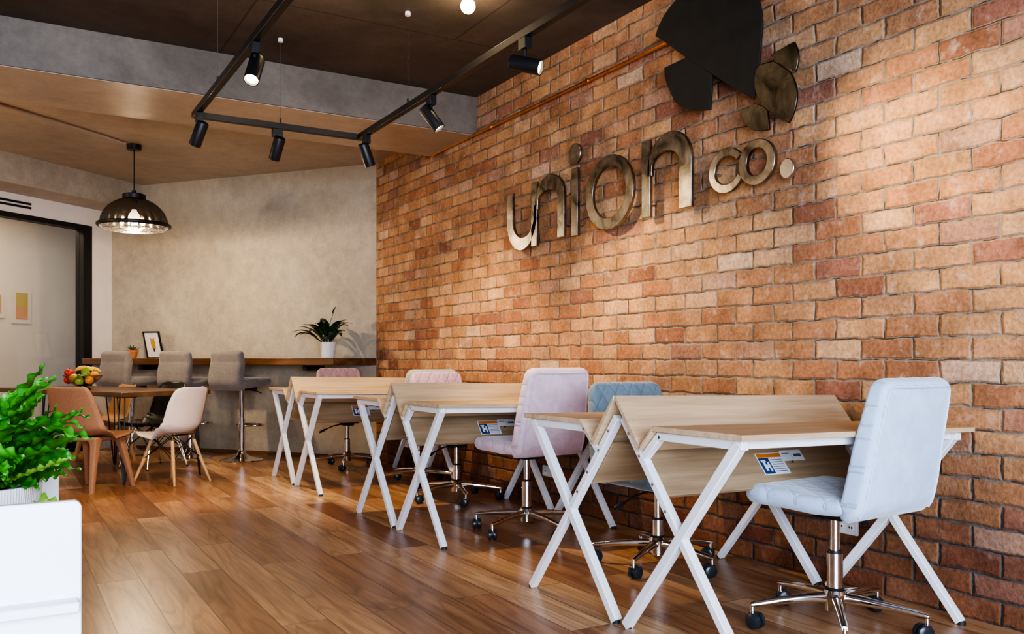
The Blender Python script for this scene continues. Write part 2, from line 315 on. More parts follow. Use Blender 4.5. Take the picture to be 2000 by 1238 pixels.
# ------------------------------------------------------------------ mesh builder
class MB:
    def __init__(s): s.v = []; s.f = []
    def add(s, vs, fs):
        o = len(s.v); s.v += [tuple(p) for p in vs]; s.f += [tuple(i + o for i in f) for f in fs]; return s
    def box(s, x0, x1, y0, y1, z0, z1, M_=None):
        vs = [Vector((x, y, z)) for z in (z0, z1) for y in (y0, y1) for x in (x0, x1)]
        if M_ is not None: vs = [M_ @ p for p in vs]
        return s.add(vs, [(0, 2, 3, 1), (4, 5, 7, 6), (0, 1, 5, 4), (2, 6, 7, 3), (0, 4, 6, 2), (1, 3, 7, 5)])
    def bar(s, p0, p1, w, h, side=(1, 0, 0)):
        p0, p1 = Vector(p0), Vector(p1); d = (p1 - p0).normalized(); a = Vector(side); a = (a - d * a.dot(d)).normalized(); b = d.cross(a)
        vs = [p + a * (i * w / 2) + b * (j * h / 2) for p in (p0, p1) for i, j in ((-1, -1), (1, -1), (1, 1), (-1, 1))]
        return s.add(vs, [(3, 2, 1, 0), (4, 5, 6, 7), (0, 1, 5, 4), (1, 2, 6, 5), (2, 3, 7, 6), (3, 0, 4, 7)])
    def tube(s, pts, r, n=10, closed=False, caps=True):
        pts = [Vector(p) for p in pts]; m = len(pts); rs = r if isinstance(r, (list, tuple)) else [r] * m
        vs = []; up = None
        for i, p in enumerate(pts):
            a = pts[(i - 1) % m] if (i > 0 or closed) else p; b = pts[(i + 1) % m] if (i < m - 1 or closed) else p
            d = (b - a).normalized()
            if up is None:
                up = Vector((0, 0, 1)) if abs(d.z) < .9 else Vector((1, 0, 0))
            x = (up - d * up.dot(d)).normalized(); y = d.cross(x); up = x
            vs += [p + (x * math.cos(2 * PI * k / n) + y * math.sin(2 * PI * k / n)) * rs[i] for k in range(n)]
        fs = []
        for i in range(m if closed else m - 1):
            for k in range(n):
                a, b = i * n + k, i * n + (k + 1) % n; j = (i + 1) % m
                fs.append((a, b, j * n + (k + 1) % n, j * n + k))
        if caps and not closed: fs += [tuple(range(n - 1, -1, -1)), tuple(range((m - 1) * n, m * n))]
        return s.add(vs, fs)
    def cyl(s, p0, p1, r0, r1=None, n=20): return s.tube([p0, p1], [r0, r0 if r1 is None else r1], n)
    def lathe(s, prof, n=28, c=(0, 0, 0), M_=None):
        vs = []
        for r, z in prof:
            for k in range(n):
                a = 2 * PI * k / n; p = Vector((c[0] + r * math.cos(a), c[1] + r * math.sin(a), c[2] + z)); vs.append(M_ @ p if M_ is not None else p)
        fs = []
        for i in range(len(prof) - 1):
            for k in range(n): fs.append((i * n + k, i * n + (k + 1) % n, (i + 1) * n + (k + 1) % n, (i + 1) * n + k))
        fs.append(tuple(range(n - 1, -1, -1))); fs.append(tuple(range((len(prof) - 1) * n, len(prof) * n)))
        return s.add(vs, fs)
    def loft(s, secs, caps=True):
        n = len(secs[0]); vs = [p for q in secs for p in q]; fs = []
        for i in range(len(secs) - 1):
            for k in range(n): fs.append((i * n + k, i * n + (k + 1) % n, (i + 1) * n + (k + 1) % n, (i + 1) * n + k))
        if caps: fs += [tuple(range(n - 1, -1, -1)), tuple(range((len(secs) - 1) * n, len(secs) * n))]
        return s.add(vs, fs)
    def prism(s, poly, f0, f1):      # poly of 2-D points, two mappings to 3-D
        n = len(poly); vs = [f0(p) for p in poly] + [f1(p) for p in poly]
        fs = [tuple(range(n - 1, -1, -1)), tuple(range(n, 2 * n))] + [(i, (i + 1) % n, n + (i + 1) % n, n + i) for i in range(n)]
        return s.add(vs, fs)
    def ring(s, outer, inner, f0, f1, closed=True):
        n = len(outer); vs = [f(p) for f in (f0, f1) for q in (outer, inner) for p in q]; fs = []
        for i in range(n if closed else n - 1):
            j = (i + 1) % n; o0, o1, i0, i1 = i, j, n + i, n + j; O0, O1, I0, I1 = (x + 2 * n for x in (o0, o1, i0, i1))
            fs += [(o0, i0, i1, o1), (O0, O1, I1, I0), (o0, o1, O1, O0), (i0, I0, I1, i1)]
        if not closed: fs += [(0, 2 * n, 3 * n, n), (n - 1, 2 * n - 1, 4 * n - 1, 3 * n - 1)]
        return s.add(vs, fs)
    def grid(s, fn, nu, nv):
        vs = [fn(i / nu, j / nv) for i in range(nu + 1) for j in range(nv + 1)]; w = nv + 1
        return s.add(vs, [(i * w + j, i * w + j + 1, (i + 1) * w + j + 1, (i + 1) * w + j) for i in range(nu) for j in range(nv)])
    def ball(s, c, r, sc=(1, 1, 1), n=16, M_=None):
        prof = [(max(1e-4, math.sin(PI * i / 10)) * r, -math.cos(PI * i / 10) * r) for i in range(11)]
        k = MB().lathe(prof, n); vs = [Vector((p[0] * sc[0], p[1] * sc[1], p[2] * sc[2])) for p in k.v]
        if M_ is not None: vs = [M_ @ p for p in vs]
        return s.add([p + Vector(c) for p in vs], k.f)
    def build(s, name, m, parent=None, smooth=True, bevel=0, seg=2, solid=0, subsurf=0, ang=35):
        me = D.meshes.new(name); me.from_pydata(s.v, [], s.f)
        bm = bmesh.new(); bm.from_mesh(me)
        if not solid: bmesh.ops.recalc_face_normals(bm, faces=bm.faces)
        bm.to_mesh(me); bm.free()
        if smooth:
            me.shade_smooth()
            me.set_sharp_from_angle(angle=R(ang))
        me.materials.append(M[m] if isinstance(m, str) else m)
        o = D.objects.new(name, me); COL.objects.link(o)
        if parent is not None: o.parent = parent
        if solid:
            md = o.modifiers.new('s', 'SOLIDIFY'); md.thickness = solid; md.offset = 0
        if bevel:
            md = o.modifiers.new('b', 'BEVEL'); md.width = bevel; md.segments = seg; md.limit_method = 'ANGLE'; md.angle_limit = R(40)
        if subsurf:
            md = o.modifiers.new('u', 'SUBSURF'); md.levels = md.render_levels = subsurf
        return o

def tag(o, label, cat, group=None):
    o['label'] = label; o['category'] = cat; o['kind'] = 'thing'
    if group: o['group'] = group
    return o
def thing(name, label, cat, loc=(0, 0, 0), rz=0, group=None):
    o = D.objects.new(name, None); COL.objects.link(o); o.empty_display_size = .1
    o.location = loc; o.rotation_euler = (0, 0, rz)
    return tag(o, label, cat, group)
def struct(mb, name, m, **kw):
    o = mb.build(name, m, **kw); o['kind'] = 'structure'; return o
def dup(root, loc, rz, label, mats=None, spin=0, lift=0):
    def cp(o, par):
        c = o.copy(); COL.objects.link(c)
        if par is not None: c.parent = par
        if mats:
            k = o.name.split('.')[0]
            if k in mats:
                c.material_slots[0].link = 'OBJECT'; c.material_slots[0].material = M[mats[k]]
        k = o.name.split('.')[0]
        if par is not None and par.type == 'EMPTY':
            if spin and k in ('base_arm', 'caster'): c.rotation_euler.z = spin
            if lift and k in ('seat', 'backrest', 'mechanism', 'lever', 'gas_lift'): c.location.z = lift
        for ch in [x for x in D.objects if x.parent == o]: cp(ch, c)
        return c
    r = cp(root, None); r.location = loc; r.rotation_euler = (0, 0, rz); r['label'] = label
    return r

# ------------------------------------------------------------------ the room
WU = 3.07                                   # brick wall plane
C1 = Vector((3.07, 7.80, 0)); EX = Vector((-.6215, .783, 0)); NC = Vector((-.783, -.6215, 0))
def CW(t, d, z=0): return C1 + EX * t + NC * d + Vector((0, 0, z))
LC = 3.29
C2 = C1 + EX * LC; EW = NC.copy(); NW = Vector((.6215, -.783, 0))
def WW(t, d, z=0): return C2 + EW * t + NW * d + Vector((0, 0, z))
ZC, ZR, ZB = 2.92, 2.82, 2.64
BV0, BV1 = 5.77, 6.57
def slab(o, ex, n, t0, t1, d0, d1, z0, z1):
    mb = MB(); vs = [o + ex * t + n * d + Vector((0, 0, z)) for z in (z0, z1) for d in (d0, d1) for t in (t0, t1)]
    return mb.add(vs, [(0, 2, 3, 1), (4, 5, 7, 6), (0, 1, 5, 4), (2, 6, 7, 3), (0, 4, 6, 2), (1, 3, 7, 5)])
struct(MB().box(-9, 3.4, -3.2, 12.4, -.1, 0), 'floor', 'floor')
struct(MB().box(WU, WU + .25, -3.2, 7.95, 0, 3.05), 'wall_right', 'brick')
struct(slab(C1, EX, NC, -.2, LC + .25, -.25, 0, 0, 2.95), 'wall_rear', 'plaster')
struct(MB().box(-9, 3.1, -3.2, BV0 + .1, ZC, ZC + .15), 'ceiling', 'ceil_dark')
struct(MB().box(-9, 3.1, BV1 - .1, 12.4, ZR, ZR + .15), 'ceiling.001', 'ceil_tan')
# main beam: grey face, soffit tan with warm bounce light painted into its colour
bm_ = struct(MB().box(-9, 3.07, BV0, BV1, ZB, ZC + .02), 'trim_1', 'beam', smooth=False)
sof = MB().box(-9, 3.07, BV0 + .015, BV1 - .002, ZB - .004, ZB).build('soffit', 'ceil_tan', bm_)
struct(slab(C2, EW, NW, 0, 9, -.02, .43, 2.55, ZR), 'trim_2', 'ceil_tan')
struct(slab(C1, EX, NC, .0, LC - .0, .0, .012, 0, .035), 'baseboard_rear', 'base_brown')
# left partition: white wall above and beside a black-framed glass front
wl = MB()
G0, G1, GZ = .274, 4.6, 2.365
for a in ((0, G0, 0, 2.6), (G0, G1, GZ, 2.6), (G1, 9, 0, 2.6)):
    k = slab(C2, EW, NW, a[0], a[1], -.12, 0, a[2], a[3]); wl.add(k.v, k.f)
struct(wl, 'wall_left', 'white_wall', smooth=False)
fr = MB()
for t0, t1, z0, z1 in ((G0, .385, 0, GZ), (.385, G1 - .06, GZ - .05, GZ), (.385, G1 - .06, 0, .10), (G1 - .06, G1, 0, GZ), (2.2, 2.25, .10, GZ - .05)):
    k = slab(C2, EW, NW, t0, t1, -.10, .012, z0, z1); fr.add(k.v, k.f)
win = struct(fr, 'window_1', 'frame_black', smooth=False)
for t0, t1 in ((.385, 2.2), (2.25, G1 - .06)):
    slab(C2, EW, NW, t0, t1, -.05, -.042, .10, GZ - .05).build('pane', 'glass', win)
struct(slab(C2, EW, NW, -2.8, 9, -1.75, -1.6, 0, 2.95), 'wall_back', 'room_wall')
struct(slab(C2, EW, NW, -2.8, -2.6, -1.6, -.12, 0, 2.95), 'wall_side', 'room_wall')
# slot grille of the air conditioning
av = thing('air_vent', 'two black air slots in the white wall above the glass partition', 'vent', WW(1.0, 0, 2.44))
for z in (2.476, 2.438):
    k = slab(C2 - WW(1.0, 0, 0), EW, NW, 1.0, 2.4, -.002, .004, z - 2.44 - .011, z - 2.44 + .011); k.build('slot', 'frame_black', av)
# prints on the meeting room wall, seen through the glass
def wall_print(x0, x1, y0, y1, ym, label):
    P = WW(0, -1.585); a, b = hit(x0, y0, P, NW), hit(x1, y1, P, NW); zm = hit((x0 + x1) / 2, ym, P, NW).z
    w = (Vector((b.x, b.y, 0)) - Vector((a.x, a.y, 0))).length
    t = thing('wall_print', label, 'picture', (a.x, a.y, b.z), math.atan2(-EW.y, -EW.x), 'prints on the meeting room wall')
    zt = a.z - b.z; zmm = zm - b.z; m_ = .05
    MB().box(-m_, w + m_, 0, .012, -m_, zt + m_).build('mount', 'room_wall', t)
    MB().box(0, w, -.004, 0, zmm, zt).build('upper_field', 'olive', t); MB().box(0, w, -.004, 0, 0, zmm).build('lower_field', 'clay', t)
wall_print(31, 54, 571, 624, 600, 'small print with olive top and clay bottom, seen through the glass')
wall_print(-24, 2, 574, 612, 592, 'print cut by the left frame edge, seen through the glass')

# ------------------------------------------------------------------ sign on the brick wall
SU = 3.0
def pz(px, py, u=SU):
    p = at_u(px, py, u); return (p.y, p.z)
def f_at(u): return lambda p: Vector((u, p[0], p[1]))
def ell(c, a, b, n=48, t0=0, t1=2 * PI, closed=True):
    m = n if closed else n + 1
    return [(c[0] + a * math.cos(t0 + (t1 - t0) * i / n), c[1] + b * math.sin(t0 + (t1 - t0) * i / n)) for i in range(m)]
def letter(name, label, cat='letter'):
    return thing(name, label, cat, group='metal sign letters on the brick wall')
LT = .022
def stand(mb, pts):
    for y, z in pts: mb.cyl((SU + .01, y, z), (WU - .004, y, z), .006, n=8)
def sign_piece(name, label, mb, mount, mname='steel', cat='letter'):
    # root at the piece's own lowest point
    ys = [p[1] for p in mb.v]; zs = [p[2] for p in mb.v]; o = Vector((SU, (min(ys) + max(ys)) / 2, min(zs)))
    t = thing(name, label, cat, o, group='metal sign letters on the brick wall')
    k = MB().add([Vector(p) - o for p in mb.v], mb.f); k.build('letter_face', mname, t, bevel=.003, seg=2)
    for m1 in mount:
        s_ = MB(); stand(s_, [m1]); MB().add([Vector(p) - o for p in s_.v], s_.f).build('mounting_pin', 'screw', t)
f0, f1 = f_at(SU), f_at(SU + LT)
def vx(px): return at_u(px, 400, SU).y
def zz(px, py): return at_u(px, py, SU).z
def rect(mb, xl, xr, z0, z1, top=0):
    mb.prism([(vx(xl), z0), (vx(xr), z0), (vx(xr), z1 + top), (vx(xl), z1)], f0, f1)
def arch(mb, xl, xr, wl, wr, zc, zt, zbR, zbL, up=True, thick=None):
    # half-ring joining two stems; xl/xr outer pixel columns, wl/wr end widths in metres
    yl, yr = vx(xl), vx(xr); c = (yl + yr) / 2; a = abs(yl - yr) / 2
    sg = 1 if up else -1; b = abs(zt - zc); th = thick
    n = 28; out, inn = [], []
    ys = yl - wl; ye = yr + wr; ci = (ys + ye) / 2; ai = abs(ys - ye) / 2
    for i in range(n + 1):
        t = PI * i / n
        out.append((c + a * math.cos(t), zc + sg * b * math.sin(t)))
        inn.append((ci + ai * math.cos(t), zc + sg * (b - th) * math.sin(t)))
    out = [(out[0][0], zbL)] + out + [(out[-1][0], zbR)]; inn = [(inn[0][0], zbL)] + inn + [(inn[-1][0], zbR)]
    mb.ring(out, inn, f0, f1, closed=False)
# u and n share one stem
mb = MB()
zb = zz(1042, 480); zxt = zz(1043, 355)
uz_c = zz(1008, 430)
arch(mb, 989.8, 1047.5, .078, .035, uz_c, zz(1009, 491), zz(1044, 400), zz(995, 379), up=False, thick=.085)
rect(mb, 1037, 1047.7, zz(1042, 481), zxt)
nz_c = zz(1075, 385)
arch(mb, 1045, 1101, .03, .075, nz_c, zz(1076, 339.5), zz(1096, 463), zz(1047, 410), True, .095)
sign_piece('sign_letter', 'joined brushed metal letters u and n starting the wall sign', mb, [(vx(995), zz(995, 400)), (vx(1043), zz(1043, 400)), (vx(1096), zz(1096, 440))])
mb = MB(); rect(mb, 1115.6, 1127.3, zz(1121, 461), zz(1121, 328), .0)
p = pz(1121.5, 300); mb.prism(ell(p, .062, .062), f0, f1)
sign_piece('sign_letter', 'brushed metal letter i with round dot in the wall sign', mb, [(vx(1121), zz(1121, 350)), (vx(1121), zz(1121, 440)), p])
def oval(xl, xr, yt, yb, il, ir, it, ib):
    yl, yr = vx(xl), vx(xr); c = ((yl + yr) / 2, (zz((xl + xr) / 2, yt) + zz((xl + xr) / 2, yb)) / 2); a = abs(yl - yr) / 2; b = abs(zz((xl + xr) / 2, yt) - zz((xl + xr) / 2, yb)) / 2
    jl, jr = vx(il), vx(ir); ci = ((jl + jr) / 2, (zz((il + ir) / 2, it) + zz((il + ir) / 2, ib)) / 2); ai = abs(jl - jr) / 2; bi = abs(zz((il + ir) / 2, it) - zz((il + ir) / 2, ib)) / 2
    return c, a, b, ci, ai, bi
c, a, b, ci, ai, bi = oval(1143.6, 1236.3, 302, 448, 1156.5, 1221.5, 323, 425)
mb = MB(); mb.ring(ell(c, a, b), ell(ci, ai, bi), f0, f1)
sign_piece('sign_letter', 'large brushed metal letter o in the middle of the wall sign', mb, [(c[0], c[1] + b - .05), (c[0], c[1] - b + .05)])
mb = MB(); rect(mb, 1252.8, 1268.6, zz(1260, 425.6), zz(1260, 275))
arch(mb, 1264, 1349.4, .035, .095, zz(1318, 315), zz(1320, 251.5), zz(1340, 405), zz(1268, 345), True, .095)
sign_piece('sign_letter', 'dark patinated letter n with tall arch ending the word union', mb, [(vx(1260), zz(1260, 300)), (vx(1260), zz(1260, 400)), (vx(1340), zz(1340, 385))])
mb = MB(); c, a, b, ci, ai, bi = oval(1442, 1513, 271, 361, 1457, 1497, 288.5, 342.5)
mb.ring(ell(c, a, b), ell(ci, ai, bi), f0, f1)
c2, a2, b2, ci2, ai2, bi2 = oval(1383.3, 1452, 288, 377, 1394.8, 1442, 305, 359.5)
T0, T1 = R(148), R(395)        # y decreases to the right in view, so the open side is at angle pi
T0, T1 = PI + R(24) - 2 * PI, PI - R(34)
mb.ring(ell(c2, a2, b2, 40, T1, T0, False), ell(ci2, ai2, bi2, 40, T1, T0, False), f_at(SU + .0015), f_at(SU + LT - .0015), closed=False)
sign_piece('sign_letter', 'joined smaller metal letters c and o under the emblem', mb, [(c[0], c[1] + b - .03), (c[0], c[1] - b + .03), (c2[0] + (a2 + ai2) / 2, c2[1])])
p = pz(1536, 328.5); mb = MB().prism(ell(p, .040, .045, 28), f0, f1)
sign_piece('sign_full_stop', 'round bright metal full stop after the letters co', mb, [p], 'bolt', 'full stop')
# emblem of overlapping plates
def EP(pts): return [pz(1260 + x / 4.585, y / 4.585, 2.985) for x, y in pts]
def arcpts(p0, p1, p2, n=12):
    # quadratic through three points (p1 on the curve at the middle)
    q = (2 * p1[0] - .5 * (p0[0] + p2[0]), 2 * p1[1] - .5 * (p0[1] + p2[1]))
    return [((1 - t) ** 2 * p0[0] + 2 * t * (1 - t) * q[0] + t * t * p2[0], (1 - t) ** 2 * p0[1] + 2 * t * (1 - t) * q[1] + t * t * p2[1]) for t in [i / n for i in range(n + 1)]]
plates = []
A = arcpts((92, 322), (175, 125), (330, -60)) + arcpts((345, -70), (640, -215), (900, -230))[1:] + arcpts((915, -215), (1030, 60), (1036, 330))[1:] + [(1030, 430), (1015, 590), (1045, 620), (1005, 760), (965, 892), (720, 742), (560, 640), (345, 500), (200, 395)]
plates.append(('neck_plate', A, .000, 'steel_dark'))
Bp = [(345, 520)] + [(560, 430), (592, 660), (588, 800)] + [(575, 980)] + arcpts((560, 985), (330, 960), (225, 830))[1:] + arcpts((225, 830), (180, 730), (165, 605))[1:]
plates.append(('wing_plate', Bp, .004, 'steel_dark'))
Dp = arcpts((1020, 585), (985, 760), (1060, 950)) + arcpts((1060, 950), (1170, 1040), (1290, 1105))[1:] + arcpts((1290, 1105), (1365, 860), (1300, 640))[1:] + [(1160, 550)]
plates.append(('leaf_plate', Dp, -.006, 'steel_bright'))
E = [(1122, 490), (1335, 372)] + arcpts((1335, 372), (1372, 500), (1345, 640))[1:] + [(1290, 610), (1170, 560)]
plates.append(('crest_plate', E, -.002, 'steel_bright'))
Fp = [(853, 985), (985, 925), (1060, 950), (1100, 990), (1112, 1160)] + arcpts((1112, 1160), (960, 1160), (870, 1050))[1:]
plates.append(('tail_plate', Fp, -.003, 'steel_bright'))
lowest = pz(1260 + 1100 / 4.585, 1180 / 4.585, 2.985)
emb = thing('wall_emblem', 'big emblem of dark overlapping metal plates above the sign letters', 'emblem', (2.985, lowest[0], lowest[1]))
eo = Vector(emb.location)
for nm, pl, du, mm in plates:
    q = EP(pl)
    MB().prism(q, lambda p: Vector((2.985 + du, p[0], p[1])) - eo, lambda p: Vector((2.985 + du + .012, p[0], p[1])) - eo).build(nm, mm, emb, bevel=.002, ang=25)
mb = MB()
for x, y in ((600, 300), (400, 800), (1200, 800), (900, 500), (1030, 1050)):
    yy, z_ = EP([(x, y)])[0]; MB().cyl(Vector((2.99, yy, z_)) - eo, Vector((WU - .004, yy, z_)) - eo, .008, n=8).build('mounting_pin', 'screw', emb)

# copper pipe along the top of the bricks
zp = 2.635; v_end = at_u(842, 312, WU - .03).y
pts = [(WU - .022, -3.0, zp), (WU - .022, v_end - .12, zp), (WU - .022, v_end - .02, zp - .005), (WU - .022, v_end + .05, zp + .03), (WU - .022, v_end + .10, zp + .10), (WU - .022, v_end + .13, ZR - .002)]
cp = thing('copper_pipe', 'thin copper pipe running along the top of the brick wall', 'pipe', (WU - .022, 5, zp))
MB().tube([Vector(p) - Vector((WU - .022, 5, zp)) for p in pts], .011, 10).build('pipe', 'copper', cp)
for y in (1.5, 3.0, 4.3, 5.5, 6.6): MB().box(-.014, .020, y - 5 - .012, y - 5 + .012, -.014, .014).build('pipe_clip', 'copper', cp)

# power outlets on the bricks
def outlet(x0, x1, y0, y1, label):
    a, b = at_u(x0, y0, WU), at_u(x1, y1, WU); w = abs(a.y - b.y); h = abs(a.z - b.z); yc = (a.y + b.y) / 2; zc = (a.z + b.z) / 2 - h / 2
    t = thing('power_outlet', label, 'outlet', (WU - .002, yc, zc), group='power outlets on the brick wall')
    MB().box(-.014, 0, -w / 2, w / 2, 0, h).build('cover_plate', 'outlet', t, bevel=.004)
    for s in (-1, 1):
        mb = MB().cyl((-.018, s * w * .23, h * .45), (-.013, s * w * .23, h * .45), h * .2, n=16); mb.build('socket', 'outlet', t)
        q = MB()
        for k in (-.09, .09): q.box(-.0195, -.0175, s * w * .23 + k * h - .0025, s * w * .23 + k * h + .0025, h * .43, h * .55)
        q.build('pin_hole', 'ink', t)
outlet(1637, 1679, 1008, 1047, 'white power outlet on bricks behind the pale blue chair')
outlet(1063, 1091, 907, 934, 'white power outlet on bricks right of the large pink chair stem')
outlet(790, 800, 858, 874, 'white power outlet on bricks behind the middle desks')

# ------------------------------------------------------------------ desks
XL0, XL1 = 1.88, 3.035           # ends of the tops
XF0, XF1 = 1.915, 2.972          # leg frames
def make_desk(label, v, s, sticker=False):
    # s=-1: sitter on the camera side, s=+1: sitter beyond the ridge
    d = thing('desk', label, 'desk', (2.45, v, 0), 0, 'oak desks set back to back along the brick wall')
    x0, x1 = XL0 - 2.45, XL1 - 2.45; xf = (XF0 - 2.45, XF1 - 2.45)
    Y = lambda y: s * y
    th = .018
    def panel(nm, pts, m='oak', x0=x0, x1=x1, bev=.0015):
        # closed y-z outline extruded along x
        k = MB().prism([(Y(y), z) for y, z in pts], lambda p: Vector((x0, p[0], p[1])), lambda p: Vector((x1, p[0], p[1])))
        return sag(k).build(nm, m, d, bevel=bev)
    panel('desktop', [(.622, .728), (.212, .728), (.207, .710), (.622, .710)])
    panel('trough_panel', [(.211, .727), (.140, .656), (.134, .638), (.206, .709)])
    panel('privacy_panel', [(.146, .650), (.006, .824), (.003, .806), (.131, .637)])
    e1, e2 = Vector((0, .612, 0)), Vector((0, .018, .745))
    def along(f, off=0):
        p = e1.lerp(e2, f); n = Vector((0, .745, .594)).normalized(); p = p + n * off; return (p.y, p.z)
    a, b = along(.66, .0), along(.87, .0)
    n_ = Vector((0, .745, .594)).normalized()
    pts = [(a[0], a[1]), (b[0], b[1]), (b[0] - n_.y * .016, b[1] - n_.z * .016), (a[0] - n_.y * .016, a[1] - n_.z * .016)]
    mod = panel('modesty_panel', pts, 'oak_shaded', x0=xf[0] + .02, x1=xf[1] - .02)
    for x in xf:
        # front leg: from the foot under the ridge up to the front edge
        k = MB().bar((x, Y(.030), .008), (x, Y(.585), .702), .034, .033, (1, 0, 0)); lg = sag(k).build('leg', 'white_metal', d, bevel=.003)
        MB().cyl((x, Y(.034), 0), (x, Y(.034), .012), .015, n=12).build('foot', 'cap', lg)
        k = MB().bar((x, Y(.606), .008), (x, Y(.018), .745), .0325, .027, (1, 0, 0)); lg = sag(k).build('leg', 'white_metal', d, bevel=.003)
        MB().cyl((x, Y(.609), 0), (x, Y(.609), .012), .015, n=12).build('foot', 'cap', lg)
        q = MB()
        for f in (.60, .71, .83, .93):
            p = e1.lerp(e2, f); MB().cyl((x - .0185, Y(p.y), p.z), (x - .015, Y(p.y), p.z), .006, n=8).build('screw', 'screw', d).location.z = -.018 * (x + .57) * p.z / .73
        k = MB().bar((x, Y(.600), .694), (x, Y(.215), .694), .030, .030, (1, 0, 0)); sag(k).build('top_rail', 'white_metal', d, bevel=.003)
        k = MB().bar((x, Y(.222), .700), (x, Y(.128), .612), .030, .026, (1, 0, 0)); sag(k).build('trough_rail', 'white_metal', d, bevel=.003)
    fr2 = MB().box(xf[0] + .012, xf[1] - .012, min(Y(.575), Y(.545)), max(Y(.575), Y(.545)), .680, .709)
    sag(fr2).build('front_rail', 'white_metal', d, bevel=.003)
    if sticker:
        # warning sticker on the sitter's side of the modesty panel
        org = e1.lerp(e2, .855); up = (e2 - e1).normalized()
        nn = Vector((0, -n_.y, -n_.z)) * -1
        def q(mb, xa, xb, ua, ub, h): 
            pts = [(xa, ua), (xb, ua), (xb, ub), (xa, ub)]
            def mp(hh): return lambda p: (lambda P: Vector((p[0], Y(P.y), P.z - .018 * (p[0] + .57) * min(1, P.z / .73))))(org + up * (-p[1]) + nn * hh)
            mb.prism(pts, mp(h - .0006), mp(h)); return mb
        X0 = sticker - 2.45
        st = q(MB(), X0, X0 + .135, .040, .135, .0012).build('warning_label', 'lab_white', mod); 
        q(MB(), X0 + .005, X0 + .130, .043, .060, .0020).build('warning_band', 'lab_orange', st)
        q(MB(), X0 + .005, X0 + .057, .062, .131, .0020).build('pictogram', 'lab_blue', st)
        mb = MB(); q(mb, X0 + .018, X0 + .030, .070, .118, .0028); q(mb, X0 + .030, X0 + .044, .092, .106, .0028); q(mb, X0 + .040, X0 + .049, .080, .122, .0028); q(mb, X0 + .012, X0 + .036, .070, .080, .0028)
        mb.build('pictogram_figure', 'lab_white', st)
        mb = MB()
        for k in range(6): q(mb, X0 + .064, X0 + .124, .070 + k * .010, .0725 + k * .010, .0020)
        mb.build('small_print', 'lab_ink', st)
        s2 = q(MB(), X0 + .136, X0 + .188, .032, .080, .0012).build('label', 'lab_white', mod); q(MB(), X0 + .142, X0 + .18, .045, .048, .002).build('small_print', 'lab_ink', s2)
        s2 = q(MB(), X0 + .190, X0 + .250, .032, .080, .0012).build('label', 'lab_white', mod); q(MB(), X0 + .200, X0 + .240, .050, .062, .002).build('small_print', 'lab_ink', s2)
        MB().cyl(tuple((lambda P: (X0 + .165, Y(P.y), P.z))(org + up * -.098)), tuple((lambda P: (X0 + .165, Y(P.y), P.z))(org + up * -.098 + nn * .004)), .006, n=10).build('screw', 'bolt', mod)
def sag(mb, x0=-.57):
    # the desks stand a touch low at their wall end
    mb.v = [(x, y, z - .018 * (x - x0) * min(1, z / .73)) for x, y, z in mb.v]; return mb
PV = (2.492, 4.555, 6.52)
make_desk('nearest oak desk, its white crossed legs in front, at the pale blue chair', PV[0], -1, 2.435)
make_desk('oak desk beyond the nearest ridge, facing the slate blue chair', PV[0], 1)
make_desk('oak desk of the middle pair, near side, at the large pink chair', PV[1], -1, 2.355)
make_desk('oak desk of the middle pair, far side, facing the quilted pink chair', PV[1], 1)
make_desk('oak desk of the farthest pair, near side, with the grey chair pushed under', PV[2], -1, 2.31)
make_desk('farthest oak desk, in front of the rose chair by the concrete wall', PV[2], 1)

# ------------------------------------------------------------------ office chairs (local: sitter faces +y)
def rrect(w, t, r, n=5):
    r = min(r, w / 2 - 1e-4, t / 2 - 1e-4); out = []
    for cx, cy, a0 in ((w / 2 - r, t / 2 - r, 0), (-w / 2 + r, t / 2 - r, PI / 2), (-w / 2 + r, -t / 2 + r, PI), (w / 2 - r, -t / 2 + r, 1.5 * PI)):
        for i in range(n + 1):
            a = a0 + PI / 2 * i / n; out.append((cx + r * math.cos(a), cy + r * math.sin(a)))
    return out
def interp(tab, s):
    for (a, x), (b, y) in zip(tab, tab[1:]):
        if s <= b: return x + (y - x) * max(0, (s - a)) / (b - a)
    return tab[-1][1]
def slab_loft(path, width, thick, r0, r1, rt, curve=0, n=30, bend=True):
    # cushion swept along a y-z path, both ends rounded off
    P = [Vector((0, *p)) for p in path]; ln = [0]
    for a, b in zip(P, P[1:]): ln.append(ln[-1] + (b - a).length)
    T = ln[-1]
    def pos(s):
        s = min(max(s, 0), T)
        for i in range(len(P) - 1):
            if s <= ln[i + 1] + 1e-9: return P[i].lerp(P[i + 1], (s - ln[i]) / (ln[i + 1] - ln[i]))
        return P[-1]
    st = sorted(set([T * i / n for i in range(n + 1)] + [r0 * x for x in (0, .03, .1, .2, .35, .55, .8)] + [T - r1 * x for x in (0, .03, .1, .2, .35, .55, .8)]))
    secs = []
    for s in st:
        p = pos(s); d = (pos(s + .012) - pos(s - .012)).normalized(); nrm = Vector((0, -d.z, d.y)); w = interp(width, s / T); t = interp(thick, s / T)
        for dd, rr in ((s, r0), (T - s, r1)):
            if dd < rr: w -= 2 * rr * (1 - math.sqrt(max(0, 1 - ((rr - dd) / rr) ** 2)))
            q = min(rr, rt)
            if dd < q: t *= max(.12, math.sqrt(max(0, 1 - ((q - dd) / q) ** 2)))
        secs.append([Vector((x, 0, 0)) + p + nrm * (y + curve * x * x) for x, y in rrect(w, t, min(rt, t / 2))])
    return MB().loft(secs)
